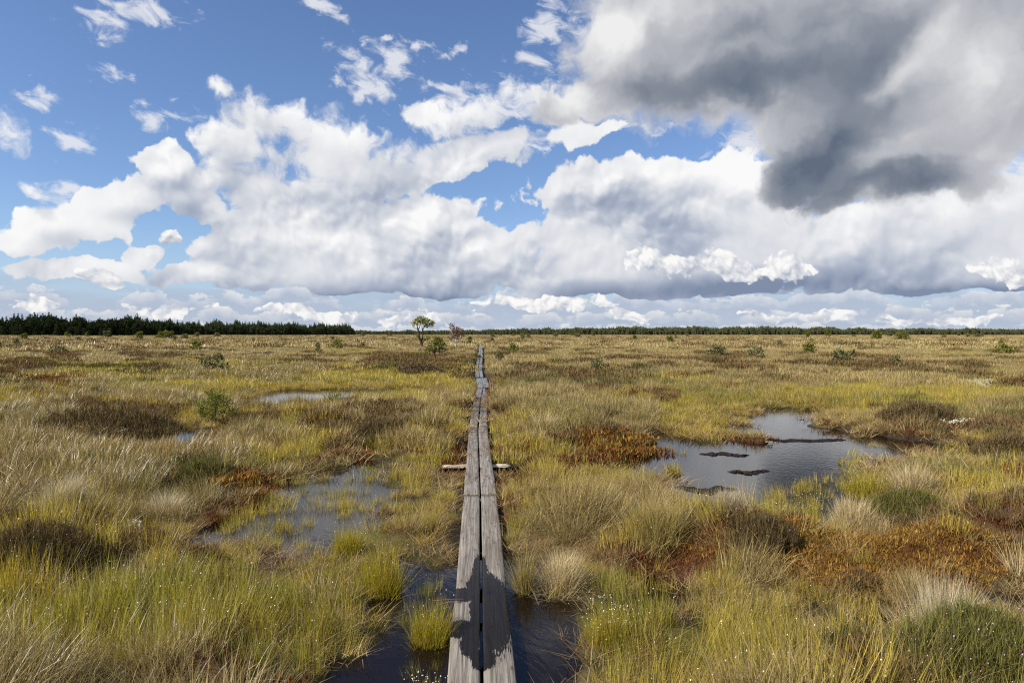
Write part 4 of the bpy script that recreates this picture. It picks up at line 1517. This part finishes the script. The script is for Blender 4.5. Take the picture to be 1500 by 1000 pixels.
# the many small ones far out: copies of six kinds
FARG = 'small pines dotted over the far bog'
protos_far = []
rgf = random.Random(77)
n_far = 0
FAR_LABEL = 'small stunted pine dotted far out on the golden bog'
while n_far < 64:
    px = rgf.uniform(-20, 1520); py = 491.5 + 20 * rgf.random() ** 2.4
    if 590 < px < 720:
        continue
    g = ground(px, py, 0.15)
    if math.hypot(*g) > 520:
        continue
    s = math.hypot(*g) / FOC
    if len(protos_far) < 6:
        before = set(COL.objects)
        shrub(FAR_LABEL, px, py, rgf.uniform(7, 14), rgf.uniform(6, 10), 200 + n_far, FARG, m_needle_grey if n_far % 2 else m_needle, name='stunted_pine')
        new = [o for o in COL.objects if o not in before]
        root = [o for o in new if o.parent is None][0]
        protos_far.append((root, s))
    else:
        root, s0 = rgf.choice(protos_far)
        c = root.copy(); COL.objects.link(c)
        c.location = (g[0], g[1], ground_z(*g) - 0.03)
        c.rotation_euler = (0, 0, rgf.uniform(0, 6.28))
        k = s / s0 * rgf.uniform(0.6, 1.1)
        k = min(k, 2.4 / (10 * s0))
        c.scale = (k, k, k)
        for ch in root.children:
            d = ch.copy(); COL.objects.link(d); d.parent = c
    n_far += 1

# ------------------------------------------------------------------ the woods along the horizon
m_spruce = blade_material('shaded_spruce_needle', (0.034, 0.036, 0.018), 0.35, 0.10, fixed=(0.036, 0.050, 0.020))  # needle colour darkened to stand in for cloud shadow over the left wood
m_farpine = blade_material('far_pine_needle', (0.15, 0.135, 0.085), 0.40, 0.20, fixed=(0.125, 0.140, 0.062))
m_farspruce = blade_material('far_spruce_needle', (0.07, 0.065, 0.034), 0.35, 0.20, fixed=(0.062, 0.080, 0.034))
rw = np.random.default_rng(3)


def spruce_parts(H, spread, rw):
    parts = []
    nw = 16
    for k in range(nw):
        f = k / (nw - 1)
        z = H * (0.10 + 0.90 * f)
        r = spread * (1.02 - f) ** 0.8 * rw.uniform(0.75, 1.15) + 0.06
        nb = int(9 - 5 * f)
        for q in range(nb):
            a = rw.uniform(0, 6.28)
            parts.append(spray(rw, (math.cos(a) * r * 0.55, math.sin(a) * r * 0.55, z - 0.25 * r), r * 0.55 + 0.15, 9, 0.8 * (0.4 + r * 0.35), 0.42 * (0.4 + 0.5 * r), 0.45, -0.25))
    parts.append(spray(rw, (0, 0, H * 0.98), 0.14, 8, 0.7, 0.2, 2.0, 1.5))
    # stem
    parts.append(blades(rw, 6, 0.16, H * 0.9, H * 0.95, 0.0, 0.0, 0.28, 2))
    return parts


def pine_parts(H, spread, rw):
    parts = []
    for k in range(22):
        a = rw.uniform(0, 6.28); rr = spread * math.sqrt(rw.uniform()) * 0.8
        z = H * (0.12 + 0.83 * rw.uniform() * (1 - 0.30 * rr / spread))
        parts.append(spray(rw, (rr * math.cos(a), rr * math.sin(a), z), spread * 0.42, 26, 0.9, 0.42, 0.65, 0.35))
    parts.append(blades(rw, 6, 0.18, H * 0.8, H * 0.9, 0.02, 0.0, 0.30, 2))
    return parts


def wood(name, label, path, rows, per_px, H0, mats_protos, seed, hvar=0.25):
    """trees along a forest edge; path = (px, distance, top height m) points, several rows deep"""
    rg_ = np.random.default_rng(seed)
    path = np.array(path, float)
    n = int((path[-1, 0] - path[0, 0]) * per_px * rows)
    px = rg_.uniform(path[0, 0], path[-1, 0], n)
    dist = np.interp(px, path[:, 0], path[:, 1]); top = np.interp(px, path[:, 0], path[:, 2])
    deep = rg_.uniform(0, 1, n) ** 1.3
    dist = dist + deep * 90 + rg_.normal(0, 3, n)
    vx = (px - 750) / FOC
    x = dist * (F_AX[0] + vx * R_AX[0]); y = dist * (F_AX[1] + vx * R_AX[1])
    sz = top / H0 * np.clip(rg_.normal(0.88, hvar * 0.5, n), 0.45, 1.12)
    sz *= 0.72 + 0.42 * fnoise(px, px * 0, 0.06, seed, 3)
    edge = deep < 0.06
    sz = np.where(edge, sz * rg_.uniform(0.35, 0.9, n), sz)
    which = rg_.integers(0, len(mats_protos), n)
    me = bpy.data.meshes.new(name)
    me.vertices.add(n)
    me.vertices.foreach_set('co', np.stack([x, y, np.zeros(n)], -1).astype(np.float32).ravel())
    rot = np.zeros((n, 3)); rot[:, 2] = rg_.uniform(0, 6.28, n)
    vattr(me, 'turn', rot, 'FLOAT_VECTOR'); vattr(me, 'size', sz); vattr(me, 'which', which, 'INT')
    vattr(me, 'tint', np.ones((n, 3)), 'FLOAT_COLOR')
    o = link(name, me)
    tag(o, label, None, None, 'stuff')
    instance_on(o, mats_protos)


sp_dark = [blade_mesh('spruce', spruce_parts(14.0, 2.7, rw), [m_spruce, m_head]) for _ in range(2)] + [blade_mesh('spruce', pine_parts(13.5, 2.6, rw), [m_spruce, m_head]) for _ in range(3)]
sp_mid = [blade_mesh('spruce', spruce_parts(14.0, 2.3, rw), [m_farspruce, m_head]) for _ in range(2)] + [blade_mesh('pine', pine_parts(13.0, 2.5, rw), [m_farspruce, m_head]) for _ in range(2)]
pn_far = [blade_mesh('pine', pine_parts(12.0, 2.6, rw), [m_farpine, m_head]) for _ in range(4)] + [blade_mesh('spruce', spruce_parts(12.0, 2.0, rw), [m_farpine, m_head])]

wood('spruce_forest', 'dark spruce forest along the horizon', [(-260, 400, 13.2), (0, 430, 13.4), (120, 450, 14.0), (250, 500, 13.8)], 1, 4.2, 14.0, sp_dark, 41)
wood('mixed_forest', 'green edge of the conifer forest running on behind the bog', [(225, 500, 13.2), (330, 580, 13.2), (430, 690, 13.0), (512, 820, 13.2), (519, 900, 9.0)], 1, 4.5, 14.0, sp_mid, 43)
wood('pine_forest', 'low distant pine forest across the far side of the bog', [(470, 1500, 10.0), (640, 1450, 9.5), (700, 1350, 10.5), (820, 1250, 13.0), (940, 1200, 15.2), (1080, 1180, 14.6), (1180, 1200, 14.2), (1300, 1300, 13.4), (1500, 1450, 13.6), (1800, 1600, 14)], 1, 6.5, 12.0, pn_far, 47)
# ------------------------------------------------------------------ single plants and loose things one can point at
def mesh_thing(name, me, px, py, label, cat, group=None, dz=-0.01, rz=0.0):
    g = ground(px, py, 0.08)
    o = link(name, me)
    o.location = (g[0], g[1], max(ground_z(*g), -0.02) + dz)
    o.rotation_euler = (0, 0, rz)
    return tag(o, label, cat, group)


def fixed_blade(name, col, dry, amt=0.4, trans=0.3):
    return blade_material(name, dry, amt, trans, fixed=col)


m_t_pale = fixed_blade('pale_tussock_blade', (0.46, 0.37, 0.19), (0.60, 0.52, 0.36), 0.45)
m_t_olive = fixed_blade('olive_tussock_blade', (0.27, 0.22, 0.07), (0.44, 0.34, 0.17), 0.40)
m_t_white = fixed_blade('bleached_tussock_blade', (0.42, 0.36, 0.22), (0.68, 0.62, 0.48), 0.50)
m_t_green = fixed_blade('green_sedge_blade', (0.31, 0.27, 0.035), (0.40, 0.29, 0.09), 0.40, 0.38)
m_t_grey = fixed_blade('grey_tussock_blade', (0.34, 0.29, 0.19), (0.50, 0.45, 0.36), 0.45)
TG = 'single grass tussocks'
rt = np.random.default_rng(91)


def tuss(px, py, wpx, hpx, mat, label, n=900, lean=0.5, curl=1.1, bias=None, heads=0.0, up=0.0, name='grass_tussock', cat='tussock', base=0.34):
    if mat is m_t_green:
        base = 0.62; hpx = hpx * 0.78; n = int(n * 0.75)
    g = ground(px, py, 0.08)
    s = math.hypot(*g) / FOC
    r = wpx * s * 0.5; h = hpx * s
    wd = max(0.0026, s * 0.62)
    parts = [blades(rt, n, r * base, h * 0.45, h * 1.25, lean, curl, wd, 6, dirbias=bias, dome=h * 0.12, heads=heads, head_r=0.0029, up=up),
             blades(rt, n // 3, r * (base + 0.12), h * 0.5, h * 0.95, lean * 1.9, curl * 1.2, wd, 5, dirbias=bias, dome=h * 0.08),
             blades(rt, n // 5, r * (base + 0.3), h * 0.3, h * 0.9, 0.5, 0.9, wd, 4, up=0.5)]
    mesh_thing(name, blade_mesh(name, parts, [mat, m_head]), px, py, label, cat, TG if name == 'grass_tussock' else None, dz=-0.02)


tuss(822, 845, 140, 52, m_t_pale, 'large pale arching grass tussock at the right edge of the boardwalk, by the dark puddle', 1500, 0.55, 1.15, (0.5, 0.45))
tuss(1385, 945, 150, 82, m_t_white, 'pale fan of upright grass above the flowering heather', 1300, 0.42, 0.35)
tuss(965, 800, 170, 46, m_t_olive, 'broad olive brown grass tussock between the boardwalk and the red moss', 1500, 0.6, 1.0, (1.0, 0.3))
tuss(92, 776, 100, 52, m_t_white, 'bleached drooping grass tussock above the lichen patch', 1000, 0.6, 1.3, (0.3, 0.5))
tuss(246, 750, 90, 36, m_t_white, 'low bleached grass tussock beside the small shallow pool', 800, 0.75, 1.5)
tuss(1066, 790, 90, 34, m_t_grey, 'grey frosty looking tussock at the near shore of the large pool', 900, 0.55, 0.8)
tuss(1248, 778, 110, 40, m_t_pale, 'straw tussock standing on the near shore of the large pool', 1000, 0.4, 0.5)
tuss(1335, 722, 90, 36, m_t_pale, 'rounded straw tussock on the right shore of the large pool', 900, 0.5, 0.7)
tuss(1272, 716, 80, 48, m_t_green, 'bright green sedge clump growing in the right end of the large pool', 700, 0.28, 0.35, None, 0.10)
tuss(985, 684, 34, 24, m_t_green, 'small sedge tuft in the left corner of the large pool', 300, 0.3, 0.4, None, 0.08)
tuss(1188, 762, 44, 56, m_t_green, 'tall sparse sedge stems rising from the middle of the large pool', 160, 0.2, 0.25, None, 0.35)
tuss(1128, 768, 64, 48, m_t_green, 'sedge tuft with seed heads at the foot of the large pool', 420, 0.25, 0.3, None, 0.25)
tuss(632, 918, 84, 78, m_t_green, 'yellow green sedge clump in the dark puddle left of the boardwalk', 900, 0.32, 0.6, None, 0.02)
tuss(622, 1008, 66, 56, m_t_green, 'sedge clump with white seed heads at the bottom left of the boardwalk', 420, 0.3, 0.4, None, 0.25)
tuss(768, 850, 44, 64, m_t_olive, 'narrow green brown tuft touching the right plank', 420, 0.4, 0.7)
tuss(1500, 838, 80, 60, m_t_pale, 'splayed tuft of long straw blades at the edge of the orange moss', 160, 0.8, 0.4)
tuss(795, 632, 74, 34, m_t_pale, 'pale rounded tussock right of the boardwalk beyond the crosswise log', 700, 0.55, 0.9)
tuss(510, 800, 60, 56, m_t_green, 'yellow sedge clump at the near end of the small shallow pool', 700, 0.3, 0.4, None, 0.05)
tuss(560, 850, 90, 84, m_t_green, 'bright sunlit yellow sedge clump left of the dark puddle', 900, 0.3, 0.5, (2.4, 0.3), 0.04)
tuss(890, 930, 80, 80, m_t_green, 'upright yellow green sedge clump right of the dark puddle', 800, 0.26, 0.35, None, 0.12)

# heather
m_h_dark = fixed_blade('dark_heather_sprig', (0.120, 0.095, 0.042), (0.14, 0.080, 0.040), 0.45, 0.12)
m_h_green = fixed_blade('green_heather_sprig', (0.125, 0.125, 0.034), (0.12, 0.075, 0.035), 0.30, 0.15)
m_h_pink = flat_material('pale_heather_flower', (0.42, 0.28, 0.42))
HG = 'heather bushes'


def heather(px, py, wpx, hpx, mat, label, n=900, bloom=0.02, flower=None):
    g = ground(px, py, 0.08)
    s = math.hypot(*g) / FOC
    r = wpx * s * 0.5; h = hpx * s
    parts = []
    for k in range(n):
        a = rt.uniform(0, 6.28); q = math.sqrt(rt.uniform()); rr = r * q
        top = h * (1 - q ** 2.4) * rt.uniform(0.45, 1.0) * (0.8 + 0.4 * vnoise(np.array([rr * math.cos(a)]), np.array([rr * math.sin(a)]), 5.0, 3)[0])
        b = blades(rt, 9, 0.022 + s, 0.030 + h * 0.08, 0.06 + h * 0.22, 1.1, 0.5, max(0.0042, s * 0.8), 2, heads=bloom, head_r=max(0.0042, 0.45 * s))
        b[0][:] += np.array([rr * math.cos(a), rr * math.sin(a) * 0.8, top * 0.75])
        parts.append(b)
    me = blade_mesh('heather_bush', parts, [mat, flower or m_bloom])
    mesh_thing('heather_bush', me, px, py, label, 'heather', HG, dz=-0.02)


heather(1440, 1010, 240, 92, m_h_green, 'green heather bush with pale lilac flowers below the fan of upright grass', 1500, 0.014, m_h_pink)
heather(150, 640, 200, 44, m_h_dark, 'long dark heather mound behind the drooping bleached tussock', 900, 0.03)
heather(50, 836, 150, 56, m_h_dark, 'dark grey brown heather bush below the lichen patch', 900, 0.01)
heather(1345, 622, 100, 28, m_h_dark, 'dark heather bush on the far shore of the large pool', 600, 0.02)
heather(560, 642, 100, 36, m_h_dark, 'brown heather mound left of the boardwalk near the crosswise log', 700, 0.02)
heather(300, 706, 90, 30, m_h_green, 'dark green heather clump beside the red moss and the small shallow pool', 600, 0.01)
heather(1335, 752, 110, 40, m_h_green, 'olive heather clump in front of the rounded straw tussock', 700, 0.01)
heather(612, 548, 80, 18, m_h_dark, 'purplish brown heather bank under the short bushy pine', 700, 0.05)
heather(1480, 668, 80, 34, m_h_dark, 'dark heather bush at the right edge of the bog', 500, 0.02)
heather(1110, 808, 110, 44, m_h_dark, 'dark heather between the red moss and the grey frosty looking tussock', 700, 0.01)

# lichen
m_lichen = material('reindeer_lichen')
ln_ = noise(objco(), 60.0, 4.0, 0.6, dims='3D')
finish(bsdf(mixc(ln_, rgb(170, 165, 135), rgb(226, 222, 196)), 0.9, 0.1, bump(ln_, 0.8, 0.01)).outputs[0])


def lichen(px, py, wpx, hpx, label, seed):
    g = ground(px, py, 0.1)
    s = math.hypot(*g) / FOC
    r = wpx * s * 0.5
    rr = np.random.default_rng(seed)
    parts = []
    for k in range(120):
        a = rr.uniform(0, 6.28); q = r * math.sqrt(rr.uniform())
        parts.append(spray(rr, (q * math.cos(a), q * math.sin(a) * 0.7, rr.uniform(0.01, 0.05)), 0.022 + 0.6 * s, 22, 0.014 + s * 0.5, 0.010 + s * 0.4, 0.8, 0.3))
    me = blade_mesh('lichen_patch', parts, [m_lichen, m_head])
    mesh_thing('lichen_patch', me, px, py, label, 'lichen', 'white lichen patches', dz=0.02)


lichen(176, 782, 50, 20, 'creamy white lichen cushion below the bleached drooping tussock', 1)
lichen(911, 613, 34, 8, 'small white lichen patch beyond the red moss left of the large pool', 2)
lichen(1392, 626, 60, 12, 'long whitish lichen patch beside the far shore heather', 3)
lichen(66, 757, 34, 12, 'pale grey lichen patch at the left edge of the bog', 4)

# peat and driftwood in the large pool
m_peat = material('wet_peat')
pn_ = noise(objco(), 12.0, 6.0, 0.65, dims='3D')
finish(bsdf(mixc(pn_, rgb(20, 16, 13), rgb(44, 36, 30)), 0.6, 0.15, bump(pn_, 0.8, 0.02)).outputs[0])


def peat(px0, px1, py, hpx, label, seed):
    """an uneven low ridge of bare peat just breaking the surface"""
    g0 = ground(px0, py, 0.0); g1 = ground(px1, py + (seed % 3 - 1) * 2, 0.0)
    L_ = float(np.linalg.norm(g1 - g0)); s = math.hypot(*g0) / FOC
    nu, nv_ = 110, 24
    u = np.linspace(-1, 1, nu); v = np.linspace(-1, 1, nv_)
    U, V_ = np.meshgrid(u, v, indexing='ij')
    wid = max(0.03, hpx * s * 2.3) * (0.15 + 1.2 * fnoise(U * 1.6 + seed, U * 0 + (V_ > 0) * 7.0, 1.3, seed, 4)) * (0.7 + 0.6 * fnoise(U * 14 + seed, U * 0 + (V_ > 0) * 3.0, 1.0, seed + 2, 3))
    X_ = U * L_ / 2 + (fnoise(U * 5, V_ * 5, 1.0, seed + 3, 2) - 0.5) * 0.1
    Y_ = V_ * wid * np.sqrt(np.clip(1 - U ** 4, 0, 1)) + (fnoise(U * 2, U * 0, 1.2, seed + 5, 2) - 0.5) * 0.25
    Z_ = (0.045 * (1 - V_ ** 2) * (1 - U ** 6)) * (0.2 + 1.3 * fnoise(U * 4 + seed, V_ * 2, 1.5, seed + 9, 3)) - 0.022
    q = [(a_ * nv_ + b_, (a_ + 1) * nv_ + b_, (a_ + 1) * nv_ + b_ + 1, a_ * nv_ + b_ + 1) for a_ in range(nu - 1) for b_ in range(nv_ - 1)]
    o = link('peat_ridge', mesh_np('peat_ridge', np.stack([X_, Y_, Z_], -1).reshape(-1, 3), np.array(q), None, [m_peat]))
    c = (g0 + g1) / 2
    o.location = (c[0], c[1], 0.0)
    o.rotation_euler = (0, 0, math.atan2(g1[1] - g0[1], g1[0] - g0[0]))
    tag(o, label, 'peat', 'peat ridges in the large pool')


peat(1062, 1132, 692, 5, 'long black peat ridge lying in the open water of the large pool', 1)
peat(985, 1085, 716, 12, 'broad black peat bank at the near shore of the large pool', 5)
peat(1020, 1100, 664, 8, 'flat dark peat shore under the yellow sedge at the back of the large pool', 8)
peat(1105, 1250, 645, 7, 'long dark peat shore at the back of the large pool', 7)
o = link('driftwood', log_mesh('driftwood', 0.12, 0.014, 3, m_log, 0.8))
g = ground(1127, 647, 0.03); o.location = (g[0], g[1], 0.03); o.rotation_euler = (0, R(4), R(8))
tag(o, 'small pale driftwood stick on the back shore of the large pool', 'driftwood')

# dry sprigs lying on the walk
m_sprig = flat_material('dry_red_stem', (0.19, 0.11, 0.08), 0.8)
rs = random.Random(4)
limbs = []
for k in range(3):
    z = 0.004 + 0.006 * k
    limbs.append(([(-0.10 - rs.random() * 0.05, 0.02 * k - 0.04, 0.01 - 0.02 * (k % 2)), (-0.03, 0.012 * k - 0.02, z), (0.03 + rs.random() * 0.04, rs.uniform(-.03, .03), z * 0.7)], 0.0022, 0.0012))
o = link('fallen_stem', wood_mesh('fallen_stem', limbs, m_sprig))
g = ground(668, 881, 0.065)
o.location = (g[0], g[1], 0.065)
tag(o, 'thin reddish dead stems lying over the left plank edge beside the wet patch', 'stem')
